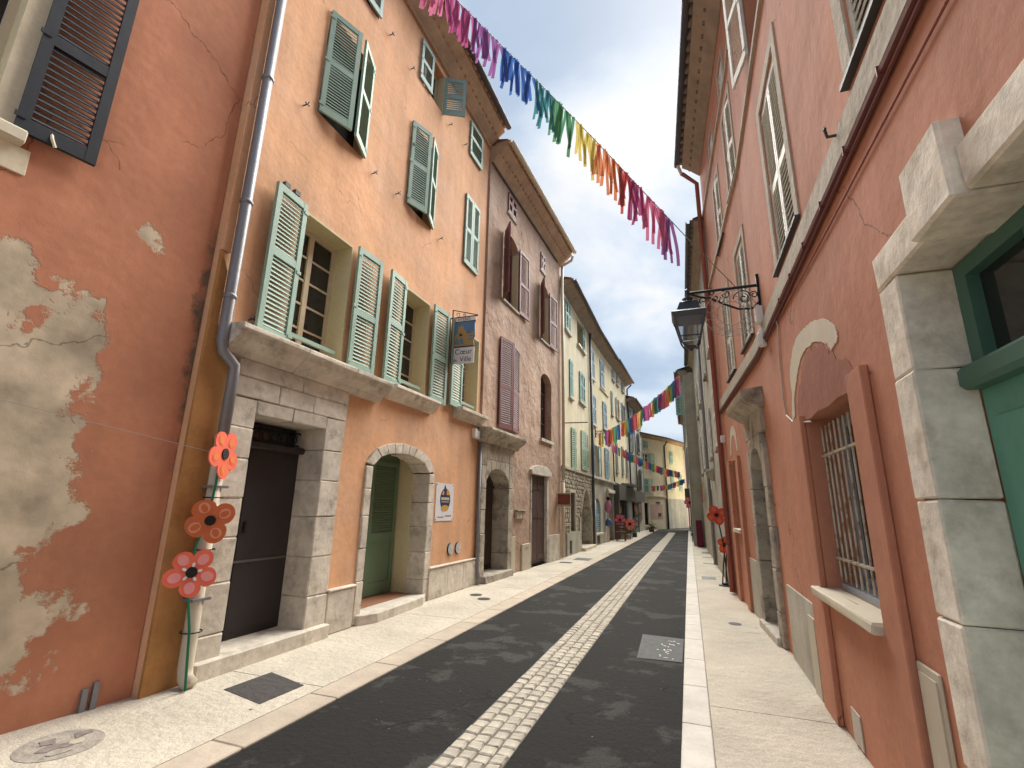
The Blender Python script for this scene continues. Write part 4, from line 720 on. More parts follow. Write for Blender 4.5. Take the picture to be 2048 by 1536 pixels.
# portal
random.seed(21)
for f0, f1 in (((4.08, 4.30)), ((2.86, 3.08))): course(RA, rr, f0, f1, [0, .60, 1.17, 1.66, 2.23, 2.70], -.2, .03, 'stone_pale', bevel=.01, jit=.003)
block(RA, 3.76, 4.30, 2.702, 2.885, -.25, .032, 'stone_pale', rr, 'lintel_stone'); block(RA, 2.86, 3.42, 2.702, 2.885, -.25, .032, 'stone_pale', rr, 'lintel_stone'); block(RA, 3.423, 3.757, 2.69, 3.02, -.25, .075, 'stone_pale', rr, 'keystone')
gdo = box(RA, 3.08, 4.08, .1, 2.12, -.26, -.20, 'door', 'door_teal', rr)
for q in ((3.16, 3.54), (3.62, 4.0)):
    for lo, hi in ((.25, .95), (1.1, 2.0)): MB().box(RA, *q, lo, hi, -.2, -.182).build('door_panel', 'door_teal', gdo, bevel=.015)
box(RA, 3.08, 4.08, 2.12, 2.22, -.28, -.12, 'door_transom', 'teal_dark', rr, bevel=.02); fl = MB(); fl.box(RA, 3.08, 3.17, 2.22, 2.69, -.26, -.19); fl.box(RA, 3.99, 4.08, 2.22, 2.69, -.26, -.19); fl.box(RA, 3.17, 3.99, 2.62, 2.69, -.26, -.19); fl.box(RA, 3.55, 3.61, 2.22, 2.62, -.26, -.2); fl.build('fanlight_frame', 'teal_dark', rr); box(RA, 3.17, 3.99, 2.22, 2.62, -.25, -.24, 'fanlight_pane', 'glass', rr)
block(RA, 3.0, 4.1, -.02, .1, -.25, .1, 'stone_pale', rr, 'door_step')
box(RA, 4.42, 4.66, .40, .90, 0, .015, 'meter_cover', 'boxbeige', rr, bevel=.006); box(RA, 4.45, 4.63, .42, .86, .015, .022, 'meter_door', 'boxbeige', rr); box(RA, 5.86, 6.06, .02, .24, 0, .012, 'wall_vent', 'stone', rr, bevel=.004)
box(RA, 6.78, 7.6 if False else 8.2, 0, .78, 0, .02, 'base_render', 'greyplaster', rr); box(RA, 6.85, 7.1, .0, .66, .02, .035, 'meter_cover', 'boxbeige', rr)
# stone doorway with slab hood
course(RB, rr, .06, .28, [0, .4, .9, 1.4, 1.9, 2.48], -.4, .05, 'stone_dark'); course(RB, rr, 1.12, 1.34, [0, .4, .9, 1.4, 1.9, 2.48], -.4, .05, 'stone_dark')
for i in range(5):
    x = [.28+.84*q for q in (i/5+.004, (i+1)/5-.004)]; MB().prism(RB, [(x[0], arch_y(x[0], .28, 1.12, 2.14, .32)), (x[1], arch_y(x[1], .28, 1.12, 2.14, .32)), (x[1], 2.62), (x[0], 2.62)], -.4, .05).build('arch_stone', 'stone_dark', rr, bevel=.008)
block(RB, .06, .70, 2.622, 2.96, -.05, .05, 'stone_dark', rr); block(RB, .702, 1.34, 2.622, 2.96, -.05, .05, 'stone_dark', rr)
MB().prism(T(RB.pt(-.02, 0, 0), RB.ez, RB.ey, RB.ex), [(-.02, 2.94), (.06, 2.94), (.26, 3.07), (.28, 3.16), (-.02, 3.22)], 0, 1.46).build('door_hood', 'stone_dark', rr, bevel=.01, jitter=.005)
box(RB, .28, 1.12, .1, 2.5, -.45, -.4, 'door', 'door_wood', rr); block(RB, .2, 1.3, -.02, .1, -.4, .1, 'stone', rr, 'door_step'); box(RB, -.05, .04, 1.15, 1.4, 0, .02, 'name_plate', 'zinc', rr)
box(RB, 1.36, 2.2, 0, .85, 0, .015, 'base_render', 'greyplaster', rr)
window(RB, rr, 2.6, 3.2, 1.28, 2.45, -.18, 'wingrey', 2, 2); block(RB, 2.5, 3.3, 1.2, 1.275, -.1, .08, 'sillstone', rr, 'window_sill'); box(RB, 2.28, 2.55, 0, 2.52, 0, .05, 'window_pilaster', 'red_right', rr); box(RB, 3.3, 3.6, 0, 2.52, 0, .05, 'window_pilaster', 'red_right', rr)
arcp = [(x, arch_y(x, 2.35, 3.3, 2.62, .5)) for x in [2.35+.95*i/10 for i in range(11)]]; arci = [(x, arch_y(x, 2.5, 3.15, 2.62, .33)) for x in [3.15-.65*i/10 for i in range(11)]]
MB().prism(RB, arcp+arci, .001, .006).build('exposed_arch', 'sillstone', rr)
pipe([RB.pt(4.05, 9.6, .42), RB.pt(4.1, 9.3, .1), RB.pt(4.1, 2.7, .08), RB.pt(4.1, .9, .08)], .05, 'pipe_red', rr); pipe([RB.pt(4.1, .92, .08), RB.pt(4.1, .03, .08)], .055, 'pipe_red', rr)
box(RB, 3.86, 3.98, 2.95, 3.1, 0, .08, 'junction_box', 'white', rr, bevel=.01)
eave(RA, rr, 0, RA.L, 9.6, .40, .34, 'soffit_dark', 'tile_grey', pitch=.24); eave(RB, rr, .0, RB.L, 9.6, .40, .34, 'soffit_dark', 'tile_grey', pitch=.24)
MB().tube([RB.pt(4.1, 9.88, .5), RB.pt(4.1, 9.6, .42)], .04, 8).build('gutter_spout', 'pipe_cream', rr)
for f, u, v in ((RA, *RA.uv(1685, 268)), (RA, *RA.uv(1470, 105)), (RB, *RB.uv(1537, 590))):
    if 0 < u < f.L: MB().tube([f.pt(u, v, 0), f.pt(u, v, .08), f.pt(u-.03, v+.05, .1), f.pt(u-.05, v+.02, .1)], .01, 5).build('wall_hook', 'castiron', rr)
# ================================================================== right: grey house and those beyond
gh = thing('grey_stucco_house', 'weathered grey stucco house with tall flaking shutters beyond the red pipe', 'house', RC.pt(6, 0, 0))
rc_ops = [(.55, 1.2, 3.0, 4.3), (2.9, 3.5, 3.0, 4.3), (.5, 1.15, 5.3, 6.6), (2.8, 3.4, 5.3, 6.6), (7, 7.7, 3.0, 4.4), (9.5, 10.2, 3.0, 4.4), (7, 7.7, 5.3, 6.6), (9.5, 10.2, 5.3, 6.6)]
wall(RC, 0, RC.L, 0, 8.25, rc_ops, 'greyplaster', gh)
for q in rc_ops: simple_win(RC, gh, *q, 'shutter_grey', 'closed', 'stone_dark', angs=(2, 2))
eave(RC, gh, 0, RC.L, 8.15, .2, .2, 'soffit_dark', 'tile_grey', pitch=.24, single=True)
pipe([RC.pt(4.7, 7.8, .08), RC.pt(4.7, .05, .08)], .045, 'zinc', gh)
MB().prism(T(RC.pt(3.2, 0, 0), RC.ez, RC.ey, RC.ex), [(0, 2.35), (.1, 2.4), (.22, 2.55), (.2, 2.66), (0, 2.7)], 0, .35).build('stone_corbel', 'stone_dark', gh, bevel=.02)
box(RC, 5.0, RC.L, 0, 2.2, 0, .02, 'stone_base', 'rubble', gh); box(RC, .0, 4.6, 0, .5, 0, .02, 'base_render', 'stone_dark', gh)
dh = thing('protruding_grey_house', 'tall grey house stepping out into the lane behind the maroon totem', 'house', RD.pt(6, 0, 0))
rd_ops = [(1, 1.7, 3.0, 4.5), (3.2, 3.9, 3.0, 4.5), (6, 6.7, 3.0, 4.5), (1, 1.7, 5.4, 6.6), (3.2, 3.9, 5.4, 6.6), (6, 6.7, 5.4, 6.6), (.8, 2.2, 0, 2.2)]
wall(RD, 0, RD.L, 0, 8.0, rd_ops, 'greywall2', dh); 
for q in rd_ops[:6]: simple_win(RD, dh, *q, 'shutter_slate', 'closed')
leaf(RD, dh, .3, 6.0, 7.6, .4, 1, math.radians(70), .02, 'shutter_teal', .07, 'joined'); box(RD, .8, 2.2, 0, 2.2, -.25, -.2, 'door', 'greydoor', dh)
eave(RD, dh, 0, RD.L, 7.9, .22, .2, 'soffit_dark', 'tile_grey', pitch=.26, single=True)
box(RD, 5, 12, 2.1, 2.7, 0, .25, 'shop_fascia', 'shopdark', dh); box(RD, 5.2, 11.8, .6, 2.1, 0, .03, 'shop_window', 'glass', dh)
ry = thing('far_yellow_house', 'sliver of yellow house at the far right end of the lane', 'house', RE.pt(1.5, 0, 0)); wall(RE, 0, RE.L, 0, 8.6, [(1.2, 1.9, 3, 4.3)], 'yellow3', ry); simple_win(RE, ry, 1.2, 1.9, 3, 4.3, 'shutter_blue', 'closed'); eave(RE, ry, 0, RE.L, 8.5, .2, .2, 'soffit', 'tile', pitch=.3, single=True)


# ================================================================== street furniture and decorations
def text(body, t, size, m, parent, name='lettering', th=.002, sx_=1.0, bold=0):
    cu = bpy.data.curves.new(name, 'FONT'); cu.body = body; cu.size = size; cu.extrude = th; cu.align_x = 'CENTER'; cu.offset = bold; cu.resolution_u = 3
    o = bpy.data.objects.new('tmp_text', cu); sc.collection.objects.link(o); bpy.context.view_layer.update()
    me = bpy.data.meshes.new_from_object(o.evaluated_get(bpy.context.evaluated_depsgraph_get())); bpy.data.objects.remove(o); bpy.data.curves.remove(cu)
    me.materials.clear(); me.materials.append(M[m]); mt = t.mat(0, 0, 0) @ Matrix.Diagonal((sx_, 1, 1, 1)); return link(name, me, parent, mt)
def ellipse(cx, cy, rx, ry, n=20, a=0): return [(cx+rx*math.cos(q)*math.cos(a)-ry*math.sin(q)*math.sin(a), cy+rx*math.cos(q)*math.sin(a)+ry*math.sin(q)*math.cos(a)) for q in [2*math.pi*i/n for i in range(n)]]
# --- hanging town sign
Y0 = 8.22; P = lambda x, y: at_y(x, y, Y0)
xl, xr = P(904, 690).x, P(950, 690).x; zt, zb, z1, z2, z3 = P(904, 621).z, P(904, 637).z, P(904, 646).z, P(904, 696).z, P(904, 729).z
sg = thing('hanging_sign', 'wrought iron town sign with blue castle panel hanging above the poster', 'sign', (LO.pt(5.0, 0, 0).x, Y0, z3))
SG = T((xl, Y0, 0), (1, 0, 0), (0, 0, 1), (0, -1, 0)); W = xr-xl; wallx = LO.pt(5.02, 0, 0).x
br = MB(); br.tube([(wallx, Y0, zb), (xr+.04, Y0, zb)], .013, 6); br.tube([(wallx, Y0, zb), (wallx, Y0, z3-.15)], .012, 6); br.tube([SG.pt(-.01, zt, 0), SG.pt(-.01, z3, 0)], .014, 6); br.tube([SG.pt(-.01, zt, 0), SG.pt(W+.04, zb+.01, 0)], .009, 6); br.tube([SG.pt(0, z1, 0), SG.pt(W, z1, 0)], .009, 6); br.tube([SG.pt(0, z2, 0), SG.pt(W, z2, 0)], .011, 6)
br.build('bracket', 'blackmetal', sg)
h_ = zt-zb
for cx_, r_ in ((.10, .055), (.24, .035)): MB().tube(arc(SG.pt(cx_, zb+r_+.012, 0), SG.ex, SG.ey, r_, -1.5, 4.4, 20, r_*.25), .006, 5).build('scroll', 'blackmetal', sg)
pa = box(SG, .01, W, z1+.008, zb-.012, -.008, .008, 'name_panel', 'poster', sg); pb = MB().prism(SG, [(.01, z2+.012), (W-.02, z2+.012), (W-.035, z2+.12), (W-.005, z2+.22), (W-.02, z1-.06), (W, z1-.01), (.01, z1-.01)], -.008, .008).build('picture_panel', 'signblue', sg); pc = box(SG, .005, W-.015, z3, z2-.012, -.008, .008, 'text_panel', 'poster', sg)
text('HY\u00c8RES', T(SG.pt(W*.5, z1+.018, .009), SG.ex, SG.ey, SG.ez), .085, 'ink', pa, sx_=.95)
text('C\u0153ur', T(SG.pt(W*.52, z3+(z2-z3)*.56, .009), SG.ex, SG.ey, SG.ez), .155, 'ink', pc); text('de', T(SG.pt(W*.17, z3+(z2-z3)*.14, .009), SG.ex, SG.ey, SG.ez), .09, 'ink', pc); text('Ville', T(SG.pt(W*.62, z3+(z2-z3)*.12, .009), SG.ex, SG.ey, SG.ez), .145, 'ink', pc)
hp = z1-z2; cas = [(.02, .02), (W-.04, .02), (W-.045, .3*hp), (W-.02, .45*hp), (W-.03, .58*hp), (W*.82, .62*hp), (W*.80, .5*hp), (W*.62, .5*hp), (W*.58, .66*hp), (W*.5, .66*hp), (W*.49, .84*hp), (W*.44, .80*hp), (W*.38, .86*hp), (W*.33, .78*hp), (W*.26, .82*hp), (W*.24, .6*hp), (.02, .3*hp)]
MB().prism(T(SG.pt(0, z2, 0), SG.ex, SG.ey, SG.ez), cas, .008, .012).build('castle_shape', 'signgold', pb)
for x_, y_, a_, b_, mm in ((.32, .42, .03, .05, 'ink'), (.66, .52, .07, .02, 'signblue'), (.66, .38, .06, .025, 'signblue'), (.66, .26, .06, .02, 'signblue')): box(T(SG.pt(0, z2, 0), SG.ex, SG.ey, SG.ez), W*x_, W*x_+a_*2, hp*y_, hp*y_+b_, .012, .014, 'castle_window', mm, pb)
for x_ in (.2, .42): MB().prism(T(SG.pt(W*x_, z2+.06, 0), SG.ex, SG.ey, SG.ez), [(-.05, 0), (-.02, .03), (.02, 0), (.05, .01), (.03, .06), (.05, .09), (.015, .09), (.02, .13), (-.02, .13), (-.015, .09), (-.05, .08), (-.03, .05)], .012, .014).build('walker_shape', 'signblue', pb)
# --- poster
po = thing('wall_poster', 'white poster with dark oval emblem on apricot wall beside the arch', 'poster', LO.pt(5.16, 1.3, .01))
PT = T(LO.pt(4.81, 1.30, .004), LO.ex, LO.ey, LO.ez); sheet = box(PT, 0, .70, 0, .68, 0, .006, 'sheet', 'poster', po)
MB().prism(PT, ellipse(.36, .385, .20, .205, 28), .006, .008).build('emblem', 'navy', sheet)
MB().prism(PT, ellipse(.36, .23, .15, .055, 20), .008, .010).build('emblem_boat', 'gold', sheet); MB().prism(PT, [(.40, .47), (.53, .47), (.51, .53), (.45, .57), (.41, .575)], .008, .010).build('emblem_sky', 'gold', sheet); MB().prism(PT, [(.22, .47), (.30, .47), (.30, .54), (.26, .54)], .008, .010).build('emblem_house', 'p_salmon', sheet)
MB().prism(PT, [(.30, .44), (.37, .44), (.37, .60), (.335, .655), (.30, .60)], .008, .011).build('emblem_tower', 'navy', sheet)
box(PT, .20, .52, .375, .425, .008, .010, 'emblem_band', 'boxbeige', sheet); box(PT, .22, .50, .335, .35, .008, .010, 'emblem_band', 'boxbeige', sheet)
box(PT, .10, .33, .06, .075, .006, .007, 'caption_line', 'steelgrey', sheet); box(PT, .38, .63, .075, .095, .006, .007, 'caption_line', 'steelgrey', sheet)
for x_ in (.03, .67):
    for y_ in (.03, .65): MB().lathe(PT.pt(x_, y_, .006), PT.ez, [(.012, 0), (.01, .004), (.002, .006)], 8).build('screw', 'steelgrey', sheet)
# --- lanterns
def lantern(label, Y, wx, tipx, z, s, side):
    lt = thing('wall_lantern', label, 'street lamp', (wx, Y, z)); G = T((wx, Y, z), (1 if tipx > wx else -1, 0, 0), (0, 0, 1), (0, -1, 0)); Lb = abs(tipx-wx)
    box(G, .0, .03*s, -.30*s, .14*s, -.03*s, .03*s, 'wall_plate', 'blackmetal', lt); MB().tube([G.pt(0, 0, 0), G.pt(Lb, -.0, 0)], .019*s, 6).build('arm', 'blackmetal', lt)
    br = MB(); low = [G.pt(.02, -.22*s, 0), G.pt(.12*Lb, -.30*s, 0), G.pt(.3*Lb, -.29*s, 0), G.pt(.5*Lb, -.2*s, 0), G.pt(.68*Lb, -.1*s, 0), G.pt(.82*Lb, -.07*s, 0), G.pt(.95*Lb, -.02*s, 0)]; MB().tube(low, .013*s, 6).build('brace', 'blackmetal', lt)
    for cx_, cy_, r_, a0, a1 in ((.22, -.15, .12, 0, 6.0), (.22, -.15, .06, 2, 9), (.08, -.12, .05, 0, 8), (.47, -.08, .06, 1, 8), (.60, -.11, .055, 3, 10), (.78, -.12, .045, -1, 6), (.90, -.16, .075, -2, 6.5), (.66, -.03, .04, 2, 8)):
        MB().tube(arc(G.pt(cx_*Lb, cy_*s, 0), G.ex, G.ey, r_*s, a0, a1, 22, r_*s*.3), .0085*s, 5).build('scroll', 'blackmetal', lt)
    o = G.pt(Lb, 0, 0); D = Vector((0, 0, -1))
    MB().lathe(o+Vector((0, 0, .06*s)), D, [(.012*s, 0), (.03*s, .03*s), (.02*s, .06*s), (.02*s, .12*s), (.07*s, .14*s), (.05*s, .17*s), (.10*s, .20*s), (.12*s, .215*s)], 12).build('finial', 'lampmetal', lt, smooth=True)
    def frust(r0, z0, r1, z1, nm, m, par, th=None):
        b = MB(); c = [(1, 1), (-1, 1), (-1, -1), (1, -1)]; t_ = T(o, (1, 0, 0), (0, 1, 0), (0, 0, 1)); b.add([t_.pt(x*r0, y*r0, z0) for x, y in c]+[t_.pt(x*r1, y*r1, z1) for x, y in c], [(0, 1, 2, 3), (4, 5, 6, 7)]+[(i, (i+1) % 4, 4+(i+1) % 4, 4+i) for i in range(4)]); return b.build(nm, m, par)
    hd = frust(.10*s, -.15*s, .15*s, -.29*s, 'cap', 'lampmetal', lt); frust(.19*s, -.29*s, .21*s, -.31*s, 'cap_rim', 'lampmetal', lt); frust(.205*s, -.31*s, .19*s, -.37*s, 'cap_skirt', 'lampmetal', lt)
    c = [(1, 1), (-1, 1), (-1, -1), (1, -1)]
    for i, (x, y) in enumerate(c):
        MB().tube([o+Vector((x*.175*s, y*.175*s, -.37*s)), o+Vector((x*.11*s, y*.11*s, -.66*s)), o+Vector((x*.07*s, y*.07*s, -.74*s))], .011*s, 5).build('frame_bar', 'lampmetal', lt)
        x2, y2 = c[(i+1) % 4]; b = MB(); b.quad(o+Vector((x*.17*s, y*.17*s, -.37*s)), o+Vector((x2*.17*s, y2*.17*s, -.37*s)), o+Vector((x2*.105*s, y2*.105*s, -.66*s)), o+Vector((x*.105*s, y*.105*s, -.66*s))); b.build('glass_pane', 'lampglass', lt, fix=False)
        MB().tube([o+Vector((x*.12*s, y*.12*s, -.615*s)), o+Vector((x2*.12*s, y2*.12*s, -.615*s))], .008*s, 5).build('frame_bar', 'lampmetal', lt)
    MB().lathe(o+Vector((0, 0, -.74*s)), (0, 0, 1), [(.01*s, -.05*s), (.03*s, -.02*s), (.075*s, 0), (.075*s, .012*s)], 10).build('base_cap', 'lampmetal', lt); return lt, G, Lb
uL = RA.uv(1520, 590)[0]; YL = uL-1.5; zL = at_y(1450, 578, YL).z; tip = at_y(1375, 600, YL).x
lt, GL, LbL = lantern('black wrought iron lantern on scrolled bracket fixed to the red wall', YL, 1.02, tip, zL, 1.02, 'r')
box(T((1.02, YL-.06, zL-.40), (-1, 0, 0), (0, 0, 1), (0, -1, 0)), 0, .09, -.14, .08, -.06, .06, 'junction_box', 'white', rr, bevel=.01)
MB().lathe((.97, YL-.12, zL-.86), (0, 0, 1), [(.03, 0), (.055, .02), (.055, .16), (.04, .19)], 8).build('junction_box', 'white', rr)
yl, zl_ = 22.2, at_y(1215, 866, 22.2).z
lantern('small black lantern reaching out from the house with sky blue shutters', yl, LZ.pt(1.0, 0, 0).x, at_y(1217, 870, yl).x, zl_+.1, .95, 'l')
wo = thing('wire_ornament', 'round rusty wire ornament hanging under the lantern bracket', 'ornament', GL.pt(LbL*.42, -.7, 0)); cc = GL.pt(LbL*.42, -.36, .05)
for r_ in (.31, .235, .16): MB().tube(arc(cc, GL.ex, GL.ey, r_, 0, 2*math.pi, 30), .006, 5).build('wire_ring', 'wire', wo)
for i in range(16): a_ = i*math.pi/8; MB().tube([cc+(GL.ex*math.cos(a_)+GL.ey*math.sin(a_))*.16, cc+(GL.ex*math.cos(a_+.2)+GL.ey*math.sin(a_+.2))*.31], .0045, 4).build('wire_spoke', 'wire', wo)
# --- bunting
def hang(label, A, B, px, cols, n, ln, wd, rope_r, slant=.1, fill=.9, seed=1):
    A, B = Vector(A), Vector(B); nrm_ = (B-A).cross(Vector((0, 0, 1))).normalized(); pts = []
    for x, y in px:
        r = ray(x, y); t = (A-CAM).dot(nrm_)/r.dot(nrm_); pts.append(CAM+r*t)
    pts = [A]+pts+[B]; g = thing('bunting', label, 'bunting', A, 'rainbow bunting strung across the street'); MB().tube(pts, rope_r, 5).build('cord', 'rope', g)
    cum = [0]
    for i in range(len(pts)-1): cum.append(cum[-1]+(pts[i+1]-pts[i]).length)
    def at(s_):
        for i in range(len(pts)-1):
            if s_ <= cum[i+1]: return pts[i].lerp(pts[i+1], (s_-cum[i])/max(1e-6, cum[i+1]-cum[i])), (pts[i+1]-pts[i]).normalized()
        return pts[-1], (pts[-1]-pts[-2]).normalized()
    rnd = random.Random(seed)
    s0, s1 = cum[-1]*.012, cum[-1]*.985 if len(cols) < 9 else cum[-1]*.86
    for i in range(n):
        if rnd.random() > fill: continue
        q = (i+.5)/n; p, d = at(s0+(s1-s0)*q+rnd.uniform(-.4, .4)*(s1-s0)/n); h = Vector((d.x, d.y, 0)).normalized(); l_ = ln*rnd.uniform(.82, 1.1); w_ = wd*rnd.uniform(.75, 1.2); sl = rnd.uniform(-slant, slant); tw = rnd.uniform(-.5, .5)
        side = Vector((-h.y, h.x, 0)); hh = (h*math.cos(tw)+side*math.sin(tw)); b = MB(); k_ = 5; rows = []
        for j in range(k_+1):
            f_ = j/k_; c_ = p+Vector((0, 0, -l_*f_))+h*(sl*l_*f_)+side*(math.sin(f_*3+i)*.025*ln)+h*math.sin(f_*4+i*1.7)*.02*ln; rows.append((c_-hh*w_/2, c_+hh*w_/2))
        vs_ = [v for r_ in rows for v in r_]; b.add(vs_, [(2*j, 2*j+1, 2*j+3, 2*j+2) for j in range(k_)])
        b.build('ribbon', cols[min(len(cols)-1, int(q*len(cols)))] if len(cols) > 8 and not callable(cols) else cols[i % len(cols)], g, fix=False, smooth=True)
    return g
Bp = GL.pt(LbL*.32, .02, 0)
RB9 = ['r_crim', 'r_crim', 'r_mag', 'r_pink', 'r_crim', 'r_pink', 'r_pink', 'r_mag', 'r_mag', 'r_mag', 'r_purp', 'r_purp', 'r_purp', 'r_blue', 'r_blue', 'r_blue', 'r_teal', 'r_teal', 'r_green', 'r_green', 'r_yell', 'r_yell', 'r_oran', 'r_oran', 'r_red', 'r_mag', 'r_pink', 'r_pink', 'r_purp']
hang('rainbow ribbon garland sloping across the sky from apricot house to lantern', LO.pt(1.5, 10.75, .30), Bp, [(850, -58), (913, 0), (1020, 108), (1115, 203), (1189, 279), (1257, 352), (1328, 427), (1379, 481)], RB9, 175, .61, .045, .006, .16, .90, 4)
R8 = ['r_red', 'r_oran', 'r_yell', 'r_green', 'r_teal', 'r_blue', 'r_mag', 'r_pink']
def strips(k): return [c for c in R8 for _ in range(k)]
def hang2(*a, **k): return hang(*a, **k)
hang('rainbow flag garland rising from the small left lantern to the grey right house', at_y(1195, 868, 21.6), at_y(1362, 746, 17.0), [(1215, 862), (1262, 836), (1300, 806), (1335, 776)], R8, 48, .62, .22, .008, .03, .97, 2)
hang('rainbow flag garland descending from yellow house towards the far right lamp', at_y(1224, 889, 25.5), at_y(1362, 945, 33), [(1250, 902), (1290, 922), (1325, 936)], R8[::-1], 52, .42, .25, .008, .03, .98, 3)
hang('short rainbow flag garland in front of the cream end house', at_y(1303, 973, 37.2), at_y(1368, 958, 36), [(1335, 970)], R8, 22, .34, .22, .008, .03, .95, 5)
# --- painted wooden flowers
def flower(parent, c, nrm_, r, petals, rim, fill, spin=0, dots=False, inner=None, aspect=1, name='flower'):
    nrm_ = Vector(nrm_).normalized(); ex = Vector((0, 0, 1)).cross(nrm_).normalized(); ey = nrm_.cross(ex); ex, ey = ex*math.cos(spin)+ey*math.sin(spin), ey*math.cos(spin)-ex*math.sin(spin); t = T(c, ex, ey, nrm_)
    pts = []; N_ = petals*14
    for i in range(N_):
        a = 2*math.pi*i/N_; q = abs(math.cos(a*petals/2)); rr_ = r*(.64+.36*q**.7)*(1+.05*math.sin(3*a+1)); pts.append((rr_*math.cos(a)*aspect, rr_*math.sin(a)))
    o = MB().prism(t, pts, -.006, .006).build(name, rim, parent)
    for k in range(petals):
        a = 2*math.pi*k/petals; MB().prism(t, ellipse(.62*r*math.cos(a)*aspect, .62*r*math.sin(a), .24*r, .20*r*(5/petals)**.5, 14, a), .006, .0085).build('petal', fill, o)
        if inner: MB().prism(t, ellipse(.60*r*math.cos(a), .60*r*math.sin(a), .19*r, .13*r, 12, a), .0085, .0105).build('petal_stroke', inner, o)
        if dots: MB().prism(t, ellipse(.30*r*math.cos(a+.5), .30*r*math.sin(a+.5), .10*r, .06*r, 10, a+.5), .0085, .011).build('petal_dot', 'white', o)
    MB().prism(t, ellipse(0, 0, .22*r, .22*r, 16), .006, .016).build('flower_centre', 'dark', o); return o
tocam = lambda c: (CAM-Vector(c))
def lo_px(x, y, w_): u, v = LO.uv(x, y, w_); return LO.pt(u, v, w_)
f1, f2, f3 = lo_px(449, 908, .26), lo_px(420, 1041, .24), lo_px(383, 1145, .26)
fs = thing('flower_stake', 'green stake with three painted coral flowers tied to the cream drainpipe', 'flower ornament', LO.pt(.36, .0, .24), 'painted wooden flowers')
ft = lo_px(375, 1352, .22); ft.z = .01
MB().tube([f1-LO.ez*.05, f1.lerp(f2, .5)+LO.ex*.02-LO.ez*.05, f2-LO.ez*.06-LO.ex*-.02, f2.lerp(f3, .5)-LO.ez*.06, f3-LO.ez*.05, f3.lerp(ft, .5)+LO.ex*.01, ft], .011, 7).build('stem', 'stemgreen', fs)
flower(fs, f1, Vector((1, .36, .05)), .235, 5, 'p_coral', 'p_coral', .9, False, 'p_orange'); flower(fs, f2, tocam(f2)+Vector((0, .6, -.2)), .205, 4, 'p_rust', 'p_salmon', .5, False, 'p_rust'); flower(fs, f3, tocam(f3)+Vector((0, .4, .3)), .205, 5, 'p_coral', 'p_pink', .95, True)
for q in (.45, 1.15, 1.62): MB().tube(arc(LO.pt(.31, q, .10), LO.ex, LO.ez, .085, 0, 2*math.pi, 14), .006, 5).build('cable_tie', 'blackmetal', fs)
tw_ = thing('thin_wire', 'thin pale wire stretched across the peeling red wall', 'wire', LR.pt(.2, 2.4, .05)); MB().tube([LR.pt(-1.2, 2.25, .05), LR.pt(.6, 2.28, .10), f1-LO.ex*.1], .0028, 4).build('strand', 'wire', tw_)
# red poppies on the right
ps = thing('poppy_stand', 'black metal stand with two red poppies beside the red drainpipe', 'flower ornament', (.62, 12.1, 0), 'painted wooden flowers')
c1, c2 = at_y(1433, 1030, 12.0), at_y(1450, 1090, 12.1); bs = Vector((.63, 12.1, .02))
MB().lathe(Vector((.63, 12.1, 0)), (0, 0, 1), [(.13, 0), (.13, .02), (.06, .025), (.05, .06)], 14).build('base', 'blackmetal', ps)
MB().tube([bs+Vector((-.05, 0, 0)), bs.lerp(c2, .5)+Vector((-.03, 0, 0)), c2], .014, 6).build('stem', 'stemdark', ps); MB().tube([bs+Vector((.06, 0, 0)), Vector((.66, 12.1, .9)), Vector((.62, 12.1, 1.2)), c1], .014, 6).build('stem', 'stemdark', ps); MB().tube([bs+Vector((.02, 0, 0)), c2+Vector((.03, 0, 0))], .014, 6).build('stem', 'stemdark', ps)
flower(ps, c1-Vector((0, .02, 0)), tocam(c1), .215, 4, 'p_redo', 'p_rust', .4); flower(ps, c2-Vector((0, .02, 0)), tocam(c2)+Vector((-9, 0, 1)), .19, 5, 'p_redo', 'p_rust', .2)
def lone_flower(label, px, Y, r, petals, rim, fill, base, spin=0, n_=None):
    c = at_y(*px, Y); g = thing('painted_flower', label, 'flower ornament', base, 'painted wooden flowers'); MB().tube([base, Vector(base).lerp(c, .5)+Vector((.02, 0, 0)), c], .016, 6).build('stem', 'stemdark', g); flower(g, c-Vector((0, .02, 0)), n_ or tocam(c), r, petals, rim, fill, spin); return g
c_ = at_y(1240, 1040, 26.2); lone_flower('crimson painted flower above the red chair at the shop', (1240, 1040), 26.2, .30, 6, 'p_hot', 'p_pink', (c_.x, 26.22, .02)); c_ = at_y(1260, 1048, 26.6); lone_flower('coral painted flower over the green planter at the shop', (1260, 1048), 26.6, .31, 7, 'p_coral', 'p_pink', (c_.x, 26.62, .02))
c_ = at_y(1380, 1005, 27); lone_flower('pink painted flower at the far right behind the totem', (1380, 1005), 27, .30, 6, 'p_hot', 'p_pink', (max(.0, c_.x), 27, .0))
c_ = at_y(1126, 1004, 16.2); lone_flower('scarlet painted flower by the pipe between brown and stone houses', (1126, 1004), 16.2, .26, 5, 'p_redo', 'p_hot', (c_.x, 16.2, .0), .3, Vector((1, -.45, 0)))
ws = thing('wooden_sign', 'small brown wooden board sign jutting from the brown house', 'sign', LB.pt(5.5, 1.6, .0)); a_ = T(LB.pt(5.55, 0, .02), LB.ez, LB.ey, -LB.ex); box(a_, 0, .42, 1.66, 1.98, -.02, .02, 'board', 'woodred', ws, bevel=.01); box(a_, -.02, .44, 1.60, 1.66, -.03, .03, 'lower_batten', 'rubble', ws); box(a_, -.02, .44, 1.98, 2.02, -.03, .03, 'upper_batten', 'rubble', ws)
